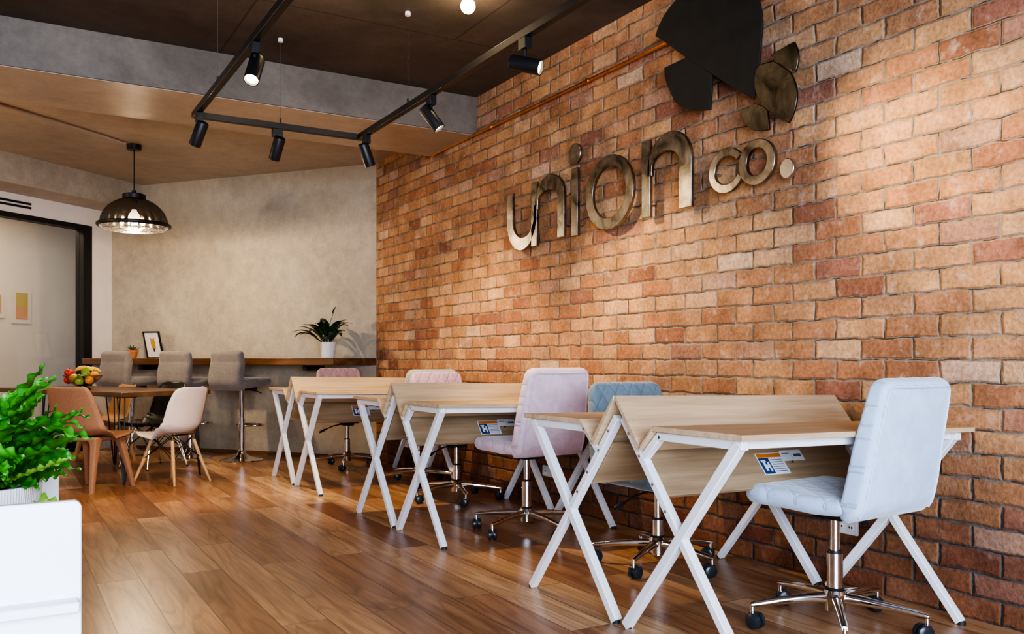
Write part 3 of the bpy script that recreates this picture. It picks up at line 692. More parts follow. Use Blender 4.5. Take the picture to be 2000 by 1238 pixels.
def make_office_chair(label, loc, rz, base_rot, seat_m, back_m, spread):
    c = thing('office_chair', label, 'office chair', loc, rz, 'velvet office chairs on chrome star bases')
    MBs = slab_loft([(.262, .442), (.20, .458), (.10, .458), (-.05, .450), (-.15, .452), (-.19, .458)], [(0, .40), (.25, .445), (.8, .455), (1, .44)], [(0, .055), (.2, .075), (.7, .066), (1, .055)], .07, .02, .034, -.25)
    MBs.build('seat', seat_m, c, ang=60)
    path = [(-.150, .428), (-.195, .440), (-.222, .480), (-.240, .56), (-.262, .68), (-.288, .80), (-.306, .89)]
    bk = slab_loft(path, [(0, .41), (.12, .440), (.4, .434), (.75, .412), (1, .388)], [(0, .05), (.15, .082), (.5, .078), (1, .06)], .035, .05, .02, -.30).build('backrest', back_m, c, ang=60)
    # piping round the outer face
    pp = []
    def outer(s, x):
        k = s * (len(path) - 1); i = min(int(k), len(path) - 2); f = k - i
        y = path[i][0] + (path[i + 1][0] - path[i][0]) * f; z = path[i][1] + (path[i + 1][1] - path[i][1]) * f
        d = Vector((0, path[i + 1][0] - path[i][0], path[i + 1][1] - path[i][1])).normalized(); nrm = Vector((0, -d.z, d.y))
        return Vector((x, y, z)) + nrm * (interp([(0, .026), (.15, .041), (.5, .039), (1, .030)], s) - .30 * x * x)
    W = lambda s: interp([(0, .175), (.2, .2), (.5, .196), (.8, .184), (1, .172)], s)
    for i in range(17): s = .24 + .69 * i / 16; pp.append(outer(s, W(s)))
    pp.append(outer(.955, W(.95) - .012))
    for i in range(7): pp.append(outer(.962, (W(.96) - .03) * (1 - i / 3)))
    pp.append(outer(.955, -W(.95) + .012))
    for i in range(17): s = .93 - .69 * i / 16; pp.append(outer(s, -W(s)))
    MB().tube(pp, .0055, 6).build('piping', back_m, bk)
    MB().box(-.085, .085, -.11, .10, .408, .426).box(-.05, .05, -.06, .06, .386, .412).build('mechanism', 'black', c, bevel=.006)
    lv = MB().tube([(.05, .02, .40), (.13, .03, .387), (.20, .035, .36)], .005, 8).build('lever', 'black', c); MB().tube([(.195, .035, .362), (.215, .036, .353), (.255, .038, .335)], [.006, .012, .009], 10).build('lever_grip', 'black', lv)
    gl = MB().cyl((0, 0, .25), (0, 0, .392), .0165).build('gas_lift', 'chrome', c); MB().cyl((0, 0, .10), (0, 0, .262), .0275).build('sleeve', 'chrome', gl); MB().cyl((0, 0, .262), (0, 0, .272), .026, .022).build('collar', 'black', gl)
    hb = MB().lathe([(.030, .056), (.036, .06), (.038, .10), (.042, .118), (.036, .132), (.028, .134)]).build('base_hub', 'chrome', c)
    MB().lathe([(.029, .132), (.033, .136), (.029, .141)]).build('hub_ring', 'black', hb)
    for k in range(5):
        a = base_rot + 2 * PI * k / 5; ux, uy = math.cos(a), math.sin(a); Lr = .300
        ar = MB().loft([[Vector((ux * r + -uy * x, uy * r + ux * x, z + y)) for x, y in rrect(w, h, .012)] for r, z, w, h in ((.022, .105, .034, .036), (.10, .103, .031, .032), (.21, .094, .027, .026), (Lr - .012, .084, .024, .021), (Lr + .006, .082, .020, .016))])
        ar.build('base_arm', 'chrome', c, ang=50)
        cs = MB(); rr = random.Random(k * 7 + int(loc[1] * 100)); sw = a + rr.uniform(-1.2, 1.2); fx, fy = math.cos(sw), math.sin(sw); px, py = ux * Lr - fx * .014, uy * Lr - fy * .014
        for sgn in (-1, 1):
            c0 = Vector((px - fy * sgn * .006, py + fx * sgn * .006, .029)); ax = Vector((-fy, fx, 0)) * sgn
            m_ = Matrix.Translation(c0) @ ax.to_track_quat('Z', 'Y').to_matrix().to_4x4()
            cs.lathe([(.010, 0), (.0285, 0), (.029, .004), (.028, .014), (.022, .018), (.008, .019)], 20, M_=m_)
        cs.box(-.012, .012, -.006, .006, .030, .052, Matrix.Translation((ux * Lr, uy * Lr, 0)) @ Matrix.Rotation(sw, 4, 'Z'))
        co = cs.build('caster', 'caster', c); MB().cyl((ux * Lr, uy * Lr, .045), (ux * Lr, uy * Lr, .084), .0085, n=12).build('caster_stem', 'chrome', co)
    return c
ch = make_office_chair('pale ice blue velvet office chair nearest the camera', (2.565, 2.10, 0), R(4), R(5), 'ice_s', 'ice_b', 0)
dup(ch, (2.62, 3.14, 0), PI + R(-6), 'slate blue velvet office chair behind the nearest desk ridge', {'seat': 'slate_s', 'backrest': 'slate_b', 'piping': 'slate_b'}, R(31), -.05)
dup(ch, (2.505, 4.12, 0), R(3), 'pale pink velvet office chair turning its smooth back to the camera', {'seat': 'pink_s', 'backrest': 'pink_b', 'piping': 'pink_b'}, R(-22), .018)
dup(ch, (2.665, 5.30, 0), PI + R(4), 'pink office chair showing its quilted backrest over the middle desks', {'seat': 'blush_s', 'backrest': 'blush_b', 'piping': 'blush_b'}, R(-6), -.025)
dup(ch, (2.755, 6.12, 0), R(-4), 'grey office chair almost hidden behind the quilted pink chair', {'seat': 'grey_s', 'backrest': 'grey_b', 'piping': 'grey_b'}, R(30), -.01)
dup(ch, (2.635, 7.40, 0), PI + R(-4), 'dusty rose office chair at the farthest desk before the concrete wall', {'seat': 'rose_s', 'backrest': 'rose_b', 'piping': 'rose_b'}, R(-8), -.015)

# ------------------------------------------------------------------ bar shelf, stools, decor
sh = MB()
poly = [(0.0, .004), (.225, .40), (LC - .01, .40), (LC - .01, .004)]
k = [CW(t, d) for t, d in poly]; so = CW(1.6, .2, .90)
sh.prism([(p.x, p.y) for p in k], lambda p: Vector((p[0], p[1], .902)) - so, lambda p: Vector((p[0], p[1], .966)) - so)
ang_c = math.atan2(EX.y, EX.x)
shelf = thing('bar_shelf', 'long dark timber bar shelf along the concrete wall', 'shelf', so, ang_c)
rot = Matrix.Rotation(-ang_c, 4, 'Z'); sh.v = [tuple(rot @ Vector(p)) for p in sh.v]
sh.build('shelf_board', 'walnut', shelf, bevel=.004)
mb = MB()
for t in (.6, 1.6, 2.6):
    p = rot @ (CW(t, 0, .90) - so); mb.box(p.x - .02, p.x + .02, p.y - .0, p.y + .30, -.05, .003); mb.box(p.x - .02, p.x + .02, p.y - .0, p.y + .01, -.25, .003)
# +y of the shelf's frame is the room side when the along-axis runs to the left
mb.v = [(x, y, z) for x, y, z in mb.v]
sgn = 1 if (rot @ (NC)).y > 0 else -1
if sgn < 0: mb.v = [(x, 2 * (rot @ (CW(.6, 0, .9) - so)).y - y, z) for x, y, z in mb.v]
mb.build('bracket', 'black_satin', shelf)

ang_s = math.atan2(-NC.y, -NC.x) - PI / 2        # local +y faces the concrete wall
def make_stool(label, loc, rz):
    s = thing('bar_stool', label, 'bar stool', loc, rz, 'grey padded bar stools at the bar shelf')
    slab_loft([(.235, .735), (.17, .745), (.05, .735), (-.10, .722), (-.17, .73)], [(0, .36), (.3, .39), (1, .385)], [(0, .06), (.3, .085), (1, .08)], .06, .02, .04, -.15).build('seat', 'stool', s, ang=60)
    slab_loft([(-.13, .690), (-.185, .705), (-.212, .75), (-.205, .84), (-.188, .93), (-.196, 1.0), (-.205, 1.035)], [(0, .36), (.15, .385), (.6, .385), (1, .37)], [(0, .06), (.2, .10), (.6, .095), (1, .08)], .03, .035, .042, -.1).build('backrest', 'stool', s, ang=60)
    MB().box(-.10, .10, -.10, .10, .665, .690).build('seat_plate', 'black', s, bevel=.004)
    MB().tube([(.06, .03, .668), (.14, .05, .655), (.19, .055, .635)], .005, 8).build('lever', 'black', s)
    MB().cyl((0, 0, .02), (0, 0, .40), .030).build('column', 'chrome', s); MB().cyl((0, 0, .40), (0, 0, .668), .0235).build('gas_lift', 'chrome', s)
    fr_ = MB(); pts = [(0.0, .03, .33)] + [(.145 * math.sin(a) , .11 + .10 * -math.cos(a) * 1.0, .33) for a in [PI * i / 10 for i in range(1, 20)]] + [(0, .03, .33)]
    fr_.tube(pts[1:-1], .0095, 10, closed=True); fr_.cyl((0, 0, .315), (0, 0, .345), .036); fr_.cyl((0, .03, .33), (0, .20, .33), .008, n=10)
    fr_.build('footrest', 'chrome', s)
    MB().lathe([(.197, 0), (.2, .004), (.196, .010), (.15, .018), (.09, .032), (.05, .055), (.036, .085), (.033, .10)], 40).build('base', 'chrome', s)
    return s
s1 = make_stool('grey padded bar stool by the peace lily end, its chrome base fully visible', CW(1.165, .50), ang_s + R(-4))
dup(s1, CW(1.80, .475), ang_s + R(-2), 'grey padded bar stool behind the white dining chair, under the framed print')
dup(s1, CW(2.55, .46), ang_s + R(-3), 'grey padded bar stool nearest the white wall, beside the terracotta pot')

def strip_leaf(mb, base, az, length, width, rise, droop, wave=0, nw=0, ph=0, tw=0, cup=.25, nu=14, nv=4, shape=None):
    d = Vector((math.cos(az), math.sin(az), 0)); sd = Vector((-d.y, d.x, 0)); base = Vector(base)
    pts = []; a = rise; p = base.copy(); stp = length / nu
    for i in range(nu + 1):
        pts.append((p.copy(), a)); p = p + (d * math.cos(a) + Vector((0, 0, math.sin(a)))) * stp; a -= droop / nu * (.4 + 1.2 * i / nu)
    def fn(u, v):
        i = min(int(round(u * nu)), nu); q, an = pts[i]; n = -d * math.sin(an) + Vector((0, 0, math.cos(an)))
        w = width * (shape(u) if shape else (max(.04, math.sin(PI * min(1, .06 + .94 * u) ** .8)) ** .7)); x = (v - .5) * 2
        s2 = (sd * math.cos(tw * u) + n * math.sin(tw * u)); n2 = n * math.cos(tw * u) - sd * math.sin(tw * u)
        return q + s2 * (x * w / 2) + n2 * (cup * abs(x) * w / 2 + wave * abs(x) ** 2.2 * math.sin(nw * 2 * PI * u + ph + (0 if x > 0 else 1.1)))
    mb.grid(fn, nu, nv)
# peace lily
t = thing('peace_lily', 'dark leafy peace lily in a white pot on the bar shelf', 'potted plant', CW(.362, .27, .966))
MB().lathe([(.055, 0), (.06, .004), (.076, .145), (.076, .150), (.070, .150), (.066, .12)], 32).build('pot', 'ceramic', t)
MB().lathe([(.001, .125), (.067, .126), (.001, .132)], 20).build('soil', 'soil', t)
mb = MB(); rg = random.Random(5)
for i in range(30):
    az = i * 2.399 + rg.uniform(-.3, .3); up = rg.uniform(.45, 1.35); Ln = rg.uniform(.19, .29)
    wd = math.cos(az) * -NC.x + math.sin(az) * -NC.y
    if wd > .1: Ln *= (1 - .42 * wd); up = max(up, .8)
    st_ = [(.015 * math.cos(az), .015 * math.sin(az), .12)]; 
    l1 = rg.uniform(.06, .13); b1 = Vector(st_[0]) + Vector((math.cos(az) * math.cos(up), math.sin(az) * math.cos(up), math.sin(up))) * l1
    mb.tube([st_[0], b1], .0035, 5)
    strip_leaf(mb, b1, az, Ln, rg.uniform(.055, .080), up, rg.uniform(1.1, 2.1), cup=.3, nu=10, nv=4, shape=lambda u: max(.03, math.sin(PI * u ** .75)) ** .8)
mb.tube([(0, 0, .13), (.01, .005, .30), (.04, -.03, .42)], .0028, 5); strip_leaf(mb, (.038, -.028, .415), R(-40), .085, .045, 1.2, .1, nu=8, shape=lambda u: max(.03, math.sin(PI * u ** .6)))
mb.build('foliage', 'lily', t, ang=60)
# succulent in terracotta
t = thing('potted_succulent', 'little succulent in a terracotta pot at the end of the bar shelf', 'potted plant', CW(2.80, .2, .966))
MB().lathe([(.036, 0), (.038, .003), (.050, .062), (.057, .063), (.060, .088), (.054, .088), (.050, .07)], 28).build('pot', 'terracotta', t)
MB().lathe([(.001, .07), (.0505, .071), (.001, .076)], 18).build('soil', 'soil', t)
mb = MB()
for i in range(16):
    az = i * 2.4; up = rg.uniform(.5, 1.4); strip_leaf(mb, (.012 * math.cos(az), .012 * math.sin(az), .075), az, rg.uniform(.05, .085), .017, up, .5, cup=.5, nu=6, nv=2)
mb.build('foliage', 'succ', t)
# framed print leaning on the wall
pb = CW(2.555, .13, .9695)
t = thing('framed_print', 'black framed animal print leaning against the concrete wall', 'picture', pb, ang_s + PI)
lean = Matrix.Rotation(R(14), 4, 'X'); lean = Matrix.Rotation(R(14), 4, 'X')
def lb(mb, x0, x1, y0, y1, z0, z1): return mb.box(x0, x1, y0, y1, z0, z1, Matrix.Rotation(-R(14), 4, 'X'))
w_, h_ = .105, .285
mb = MB(); b_ = .011
for a in ((-w_, w_, 0, b_), (-w_, w_, h_ - b_, h_), (-w_, -w_ + b_, b_, h_ - b_), (w_ - b_, w_, b_, h_ - b_)): lb(mb, a[0], a[1], -.009, .011, a[2], a[3])
mb.build('frame', 'frame_black', t)
lb(MB(), -w_ + b_, w_ - b_, -.008, 0, b_, h_ - b_).build('print_sheet', 'paper', t)
rotl = Matrix.Rotation(-R(14), 4, 'X')
def flat(mb, pts, y): mb.prism(pts, lambda p: rotl @ Vector((p[0], y, p[1])), lambda p: rotl @ Vector((p[0], y + .0012, p[1]))); return mb
g = MB(); flat(g, [(-.026, .10), (.004, .085), (.020, .11), (.030, .16), (.024, .195), (.031, .225), (.022, .222), (.010, .205), (-.012, .205), (-.024, .225), (-.030, .222), (-.026, .19), (-.030, .15)], .0008)
g.build('animal_head', 'gold', t)
flat(MB(), [(-.016, .072), (.006, .068), (.004, .105), (-.012, .108)], .0022).build('animal_muzzle', 'ink', t)
# black outlet under the shelf
p = CW(2.62, .0, .36)
o = MB().box(-.05, .05, -.012, 0, 0, .10).build('power_outlet', 'black_satin', bevel=.003); o.location = p; o.rotation_euler = (0, 0, ang_s)
tag(o, 'small black power outlet low on the concrete wall behind the dining table', 'outlet')

# ------------------------------------------------------------------ dining table and chairs
T0 = Vector((.782, 7.177, 0)); ta = math.atan2(.406, .91); E1 = Vector((.913, .407, 0)); E2 = Vector((-.407, .913, 0))
def TP(a, b, z=0): return T0 + E1 * a + E2 * b + Vector((0, 0, z))
TZ = .705
t = thing('dining_table', 'dark timber dining table on black hairpin legs', 'table', T0, ta)
MB().box(-.02, .76, -.02, 2.0, TZ - .038, TZ).build('tabletop', 'table', t, bevel=.004)
for x, y in ((.03, .03), (.70, .03), (.03, 1.32), (.70, 1.32)):
    sx = 1 if x < .3 else -1; sy = 1 if y < .5 else -1
    mb = MB().box(x - .01, x + .10 * sx, y - .01, y + .10 * sy, TZ - .044, TZ - .038) if sx > 0 and sy > 0 else MB().box(min(x, x + .1 * sx), max(x, x + .1 * sx), min(y, y + .1 * sy), max(y, y + .1 * sy), TZ - .044, TZ - .038)
    for tx, ty in ((x + .09 * sx, y), (x, y + .09 * sy), (x + .02 * sx, y + .02 * sy)): mb.tube([(tx, ty, TZ - .04), (x + (tx - x) * .12, y + (ty - y) * .12, .012), (x, y, .004)], .0058, 8)
    mb.build('hairpin_leg', 'black_satin', t)
# fruit bowl
bp = TP(.20, .94, TZ)
bw = thing('fruit_bowl', 'wide glass fruit bowl on a dark foot on the dining table', 'bowl', bp)
MB().lathe([(.06, 0), (.062, .006), (.03, .018), (.03, .026), (.07, .036)], 28).build('foot', 'black_satin', bw)
MB().grid(lambda u, v: Vector(((.05 + .105 * u ** .6) * math.cos(2 * PI * v), (.05 + .105 * u ** .6) * math.sin(2 * PI * v), .034 + .085 * u)), 8, 32).build('bowl', 'bowlglass', bw, solid=.003)
def fruit(name, label, cat, m, pos, sc, r, kind='ball', rz=0):
    p = bp + Vector(pos); o = thing(name, label, cat, p, rz, 'fruit in the bowl on the dining table')
    if kind == 'banana':
        pts = [(.085 * math.sin(a), 0, .085 * (1 - math.cos(a)) * -.6 + .03) for a in [R(-60 + 12 * i) for i in range(11)]]
        MB().tube(pts, [.006, .012, .016, .018, .0185, .0185, .0185, .018, .016, .012, .006], 8).build('flesh', m, o)
    elif kind == 'pear':
        MB().lathe([(.004, -.040), (.026, -.036), (.035, -.015), (.032, .008), (.020, .028), (.014, .042), (.004, .048)], 18).build('flesh', m, o)
        MB().cyl((0, 0, .046), (.004, 0, .062), .0016, n=6).build('stem', 'ink', o)
    else:
        MB().lathe([(max(.002, r * math.sin(PI * i / 12) * (1.0 + .05 * math.sin(PI * i / 12))), -r * math.cos(PI * i / 12) + (-.006 if i == 12 else 0)) for i in range(13)], 18).build('flesh', m, o)
        if m == 'red': MB().cyl((0, 0, r - .010), (.003, 0, r + .010), .0016, n=6).build('stem', 'ink', o)
fl = RT.copy()
def FP(a, b, z): q = RT * a + FW * b; return (q.x, q.y, z)
fruit('apple', 'dark red apple on the left rim of the fruit bowl', 'apple', 'red', FP(-.105, -.02, .135), 1, .038)
fruit('apple', 'red apple lowest at the left side of the fruit bowl', 'apple', 'red', FP(-.100, -.045, .080), 1, .034)
fruit('banana', 'yellow banana lying across the top of the fruit', 'banana', 'yellow', FP(.00, .02, .150), 1, .03, 'banana', math.atan2(RT.y, RT.x))
fruit('banana', 'yellow banana at the back of the fruit bowl', 'banana', 'yellow', FP(.035, .065, .140), 1, .03, 'banana', math.atan2(RT.y, RT.x) + .3)
fruit('mango', 'yellow mango in the front of the fruit bowl', 'mango', 'yellow', FP(-.045, -.060, .090), 1, .040)
fruit('pear', 'green pear leaning in the front of the fruit bowl', 'pear', 'green', FP(.048, -.050, .138), 1, .03, 'pear', .4)
fruit('pear', 'green pear deep in the fruit bowl under the mango', 'pear', 'green', FP(.018, -.096, .080), 1, .03, 'pear', .4)
fruit('orange', 'orange on the right rim of the fruit bowl', 'orange', 'orange', FP(.105, -.02, .115), 1, .037)
fruit('orange', 'orange lower in the right front of the fruit bowl', 'orange', 'orange', FP(.084, -.068, .078), 1, .034)

# moulded shell: s 0 at the seat front, 1 at the top of the back
def shell(mb, prof, half, cup, nu=26, nv=12, sq=.0):
    n = len(prof) - 1
    def at(s):
        k = min(s * n, n - 1e-6); i = int(k); f = k - i
        p0 = Vector((0, *prof[max(i - 1, 0)])); p1 = Vector((0, *prof[i])); p2 = Vector((0, *prof[i + 1])); p3 = Vector((0, *prof[min(i + 2, n)]))
        return .5 * ((2 * p1) + (p2 - p0) * f + (2 * p0 - 5 * p1 + 4 * p2 - p3) * f * f + (3 * p1 - p0 - 3 * p2 + p3) * f ** 3)
    def fn(u, v):
        p = at(u); d = (at(min(1, u + .01)) - at(max(0, u - .01))).normalized(); nrm = Vector((0, d.z, -d.y)); nrm = -nrm if nrm.z < 0 and u < .4 else nrm
        nrm = Vector((0, d.z, -d.y)) if True else nrm
        x = (v - .5) * 2; w = interp(half, u); c = interp(cup, u)
        if nrm.y < 0 or (abs(nrm.y) < .2 and nrm.z < 0): nrm = -nrm
        return p + Vector((x * w, 0, 0)) + nrm * (c * abs(x) ** 2.4)
    mb.grid(fn, nu, nv)
PROF = [(.225, .405), (.19, .428), (.08, .425), (-.04, .420), (-.13, .432), (-.185, .475), (-.205, .55), (-.222, .65), (-.245, .75), (-.262, .815)]
HALF = [(0, .15), (.05, .195), (.2, .225), (.45, .232), (.6, .222), (.8, .215), (.92, .19), (.97, .16), (1, .10)]
CUP = [(0, .0), (.1, .012), (.3, .035), (.5, .085), (.65, .075), (.85, .045), (1, .02)]
def make_shell_chair(label, m, loc, rz, wooden):
    c = thing('shell_chair', label, 'dining chair', loc, rz, 'moulded shell chairs at the dining table')
    mb = MB(); shell(mb, PROF, HALF, CUP); mb.build('seat_shell', m, c, solid=.008, ang=80)
    feet = [(-.215, .215), (.215, .215), (-.205, -.235), (.205, -.235)]; tops = [(-.115, .10), (.115, .10), (-.115, -.12), (.115, -.12)]
    for (fx, fy), (tx, ty) in zip(feet, tops):
        if wooden:
            lg = MB().tube([(fx, fy, 0), (fx + (tx - fx) * .55, fy + (ty - fy) * .55, .20), (fx + (tx - fx) * .93, fy + (ty - fy) * .93, .365)], [.010, .0155, .0145], 12).build('leg', 'legwood', c)
            MB().tube([(fx + (tx - fx) * .92, fy + (ty - fy) * .92, .36), (tx, ty, .41)], .006, 8).build('leg_bracket', 'chrome', lg)
        else:
            lg = MB().tube([(fx, fy, .004), (tx * .95, ty * .95, .405)], .0055, 8).tube([(fx, fy, .004), (tx * 1.25, ty * 1.1, .405)], .0045, 8).build('leg', 'chrome', c)
            MB().cyl((fx, fy, 0), (fx, fy, .012), .010, n=10).build('foot', 'cap', lg)
    mb = MB()
    P = lambda i, f: (feet[i][0] + (tops[i][0] - feet[i][0]) * f, feet[i][1] + (tops[i][1] - feet[i][1]) * f, .41 * f)
    for i, j in ((0, 1), (1, 3), (3, 2), (2, 0)):
        mb.tube([P(i, .50), P(j, .97)], .004, 6); mb.tube([P(j, .50), P(i, .97)], .004, 6)
    mb.box(-.12, .12, .09, .11, .402, .412); mb.box(-.12, .12, -.13, -.11, .405, .415)
    mb.build('strut_frame', 'black_satin', c)
    return c
rzE1 = ta - PI / 2; rzE2 = ta
make_shell_chair('white shell chair with wooden dowel legs at the end of the table', 'shell_white', TP(.325, -.14), rzE2 + R(12), True).scale = (.91, .91, .91)
make_shell_chair('black shell chair with wire legs on the far side of the table', 'shell_black', TP(.79, .86), rzE1 + PI + R(4), False).scale = (.92, .92, .92)
OPROF = [(.215, .425), (.18, .440), (.08, .432), (-.04, .424), (-.13, .432), (-.18, .470), (-.200, .54), (-.225, .64), (-.255, .75), (-.272, .808)]
OHALF = [(0, .17), (.05, .205), (.2, .225), (.45, .24), (.6, .232), (.75, .21), (.9, .188), (.97, .172), (1, .145)]
OCUP = [(0, .0), (.1, .006), (.3, .02), (.5, .06), (.65, .065), (.85, .05), (1, .03)]
def make_plastic_chair(label, m, loc, rz):
    c = thing('plastic_chair', label, 'dining chair', loc, rz, 'one piece plastic chairs at the dining table')
    mb = MB(); shell(mb, OPROF, OHALF, OCUP); mb.build('seat_shell', m, c, solid=.010, ang=80)
    MB().box(-.17, .17, -.15, .15, .385, .418).build('seat_rail', m, c, bevel=.012)
    for fx, fy, tx, ty in ((-.205, .20, -.15, .13), (.205, .20, .15, .13), (-.195, -.215, -.15, -.13), (.195, -.215, .15, -.13)):
        MB().loft([[Vector((x0 + x, y0 + y, z)) for x, y in rrect(w, w, .012)] for x0, y0, z, w in ((fx, fy, 0, .034), (fx + (tx - fx) * .5, fy + (ty - fy) * .5, .2, .043), (tx, ty, .36, .056), (tx * .96, ty * .96, .40, .075))]).build('leg', m, c, ang=50)
    return c
make_plastic_chair('terracotta brown plastic chair tucked in beside the fern', 'shell_brown', TP(-.215, .05), rzE1 + R(20)).scale = (1, 1, .935)
make_plastic_chair('tan plastic chair on the far side of the table before the left stool', 'shell_tan', TP(.80, 1.68), rzE1 + PI + R(-6)).scale = (.95, .95, .88)

# ------------------------------------------------------------------ pendant lamp
pc = hit(262, 283, Vector((0, 0, ZR)), Vector((0, 0, 1)))
pl = thing('pendant_lamp', 'smoked dome pendant lamp with a wire grille over the dining table', 'pendant lamp', (pc.x, pc.y, 2.09))
dz = ZR - 2.09
MB().lathe([(.055, dz - .045), (.06, dz - .04), (.06, dz - .002)], 24).build('canopy', 'black_satin', pl)
MB().cyl((0, 0, .32), (0, 0, dz - .04), .005, n=8).build('cord', 'black_satin', pl)
MB().lathe([(.092, .255), (.096, .258), (.096, .295), (.085, .302), (.02, .306), (.018, .335)], 28).build('cap', 'black_satin', pl)
prof = [(.275, .045), (.268, .09), (.245, .145), (.205, .195), (.15, .235), (.09, .262)]
MB().grid(lambda u, v: (lambda r, z: Vector(((r * (1 + .012 * math.sin(24 * 2 * PI * v))) * math.cos(2 * PI * v), (r * (1 + .012 * math.sin(24 * 2 * PI * v))) * math.sin(2 * PI * v), z)))(interp([(i / 5, p[0]) for i, p in enumerate(prof)], u), interp([(i / 5, p[1]) for i, p in enumerate(prof)], u)), 15, 144).build('shade', 'smoke', pl, ang=80)
MB().tube([(.288 * math.cos(2 * PI * i / 48), .288 * math.sin(2 * PI * i / 48), .03) for i in range(48)], .017, 10, True).build('rim', 'black_satin', pl)
mb = MB()
for i in range(28):
    a = 2 * PI * i / 28; mb.tube([(.285 * math.cos(a), .285 * math.sin(a), .02), (.25 * math.cos(a), .25 * math.sin(a), -.004), (.06 * math.cos(a), .06 * math.sin(a), -.012)], .0035, 6)
for r in (.06, .13, .2, .25): mb.tube([(r * math.cos(2 * PI * i / 36), r * math.sin(2 * PI * i / 36), -.011 if r < .2 else -.006) for i in range(36)], .0035, 6, True)
mb.build('grille', 'bolt', pl)
MB().lathe([(.004, .040), (.03, .046), (.047, .07), (.05, .095), (.042, .125), (.024, .15), (.018, .17)], 20).build('bulb', 'bulb', pl)
MB().cyl((0, 0, .168), (0, 0, .26), .02, n=14).build('lamp_holder', 'black_satin', pl)
# cream conduit feeding it
ce = at_z(0, 205, ZR - .012); mid = at_z(110, 238, ZR - .012); co = Vector((pc.x, pc.y, ZR - .012)); d0 = (ce - mid).normalized()
cd = MB().tube([Vector((0, 0, 0)) + (mid.lerp(co, .80) - co) * 0 + (co.lerp(mid, .13) - co), (co.lerp(mid, .5) - co) + Vector((.0, -.015, 0)), mid - co, ce - co, ce + d0 * 2 - co], .011, 10).build('cable_conduit', 'conduit'); cd.location = co
tag(cd, 'cream cable conduit on the rear ceiling leading to the pendant lamp', 'conduit')

# ------------------------------------------------------------------ lighting track with spots
UR, UL, VB, TZt = 1.98, .97, 5.32, 2.38
tr = thing('lighting_track', 'black rectangular lighting track hung on thin wires under the ceiling', 'lighting track', (UR, VB, TZt))
o = Vector((UR, VB, TZt))
def rail(a, b): MB().bar(Vector(a) - o, Vector(b) - o, .036, .034, (0, 0, 1)).build('rail', 'black_satin', tr, bevel=.002)
rail((UR, VB + .018, TZt), (UR, -1.2, TZt)); rail((UL, VB + .018, TZt), (UL, -1.2, TZt)); rail((UL + .018, VB, TZt), (UR - .018, VB, TZt))
for u, v in ((1.47, VB), (UR, 4.55), (UR, 2.6), (UL, 4.7), (UL, 2.4)):
    w = MB().cyl((u - UR, v - VB, .017), (u - UR, v - VB, ZC - TZt - .001), .0008, n=6).build('suspension_wire', 'wire', tr)
    MB().lathe([(.016, ZC - TZt - .022), (.016, ZC - TZt - .001)], 14, (u - UR, v - VB, 0)).build('ceiling_anchor', 'outlet', w)
    MB().cyl((u - UR, v - VB, .016), (u - UR, v - VB, .05), .006, n=8).build('wire_clip', 'black_satin', w)
WARM = (1.0, .76, .43)
def spot(u, v, d, label, power, size=56, blend=.55, lamp=True):
    s = thing('track_spotlight', label, 'spotlight', (u, v, TZt - .018), 0, 'black spotlights on the lighting track')
    MB().box(-.018, .018, -.030, .030, -.05, 0, Matrix.Rotation(0 if abs(v - VB) > .03 else PI / 2, 4, 'Z')).build('adapter', 'black_satin', s, bevel=.002)
    MB().cyl((0, 0, -.085), (0, 0, -.048), .008, n=10).build('stem', 'black_satin', s)
    d = Vector(d).normalized(); q = d.to_track_quat('-Z', 'Y').to_matrix().to_4x4()
    c = Vector((0, 0, -.115)); m_ = Matrix.Translation(c) @ q
    # body axis along local -Z, pivot in the middle
    bd = MB().lathe([(.0335, -.075), (.034, -.073), (.034, .062), (.031, .068), (.0, .068)][::-1], 26, M_=m_)
    bd = MB().lathe([(.001, .068), (.031, .068), (.034, .062), (.034, -.075), (.030, -.075), (.029, -.060), (.001, -.060)], 26, M_=m_).build('body', 'black_satin', s)
    MB().lathe([(.001, -.0625), (.0285, -.0625), (.0285, -.0615), (.001, -.0615)], 22, M_=m_).build('lens', 'lens', s)
    if lamp:
        ld = D.lights.new('spot_lamp', 'SPOT'); ld.energy = power; ld.color = WARM; ld.spot_size = R(size); ld.spot_blend = blend; ld.shadow_soft_size = .025
        lo = D.objects.new('spot_lamp', ld); COL.objects.link(lo); lo.location = Vector((u, v, TZt - .018)) + c + d * .078; lo.rotation_euler = d.to_track_quat('-Z', 'Y').to_euler()
SP = 75
spot(UR, 3.27, (.62, -.72, -.28), 'black spotlight aimed at the emblem side of the brick wall, lens lit', SP * 2.6, 38, 1.0)
spot(UR, 4.24, (.50, -.30, -.78), 'black spotlight pointing steeply down beside the beam', SP * 1.5, 88, .9)
spot(UR, 5.20, (.42, .22, -.85), 'black spotlight nearest the corner of the track by the bricks', SP * 1.6, 100, .9)
spot(1.45, VB, (-.10, .55, -.80), 'black spotlight on the short rear rail of the track', SP * 1.4, 66, .8)
spot(UL, 5.20, (-.22, .50, -.80), 'black spotlight under the left corner of the track', SP * 1.4, 66, .8)
spot(UL, 3.93, (-.30, -.45, -.80), 'black spotlight on the left rail with its glowing lens visible', SP * .5)
for i, (v, d) in enumerate(((2.25, (.72, -.22, -.55)), (1.2, (.72, -.1, -.62)))):
    ld = D.lights.new('spot_lamp', 'SPOT'); ld.energy = SP * .4; ld.color = WARM; ld.spot_size = R(60); ld.spot_blend = .6; ld.shadow_soft_size = .025
    lo = D.objects.new('spot_lamp', ld); COL.objects.link(lo); dd = Vector(d).normalized(); lo.location = (UR, v, TZt - .13); lo.rotation_euler = dd.to_track_quat('-Z', 'Y').to_euler()
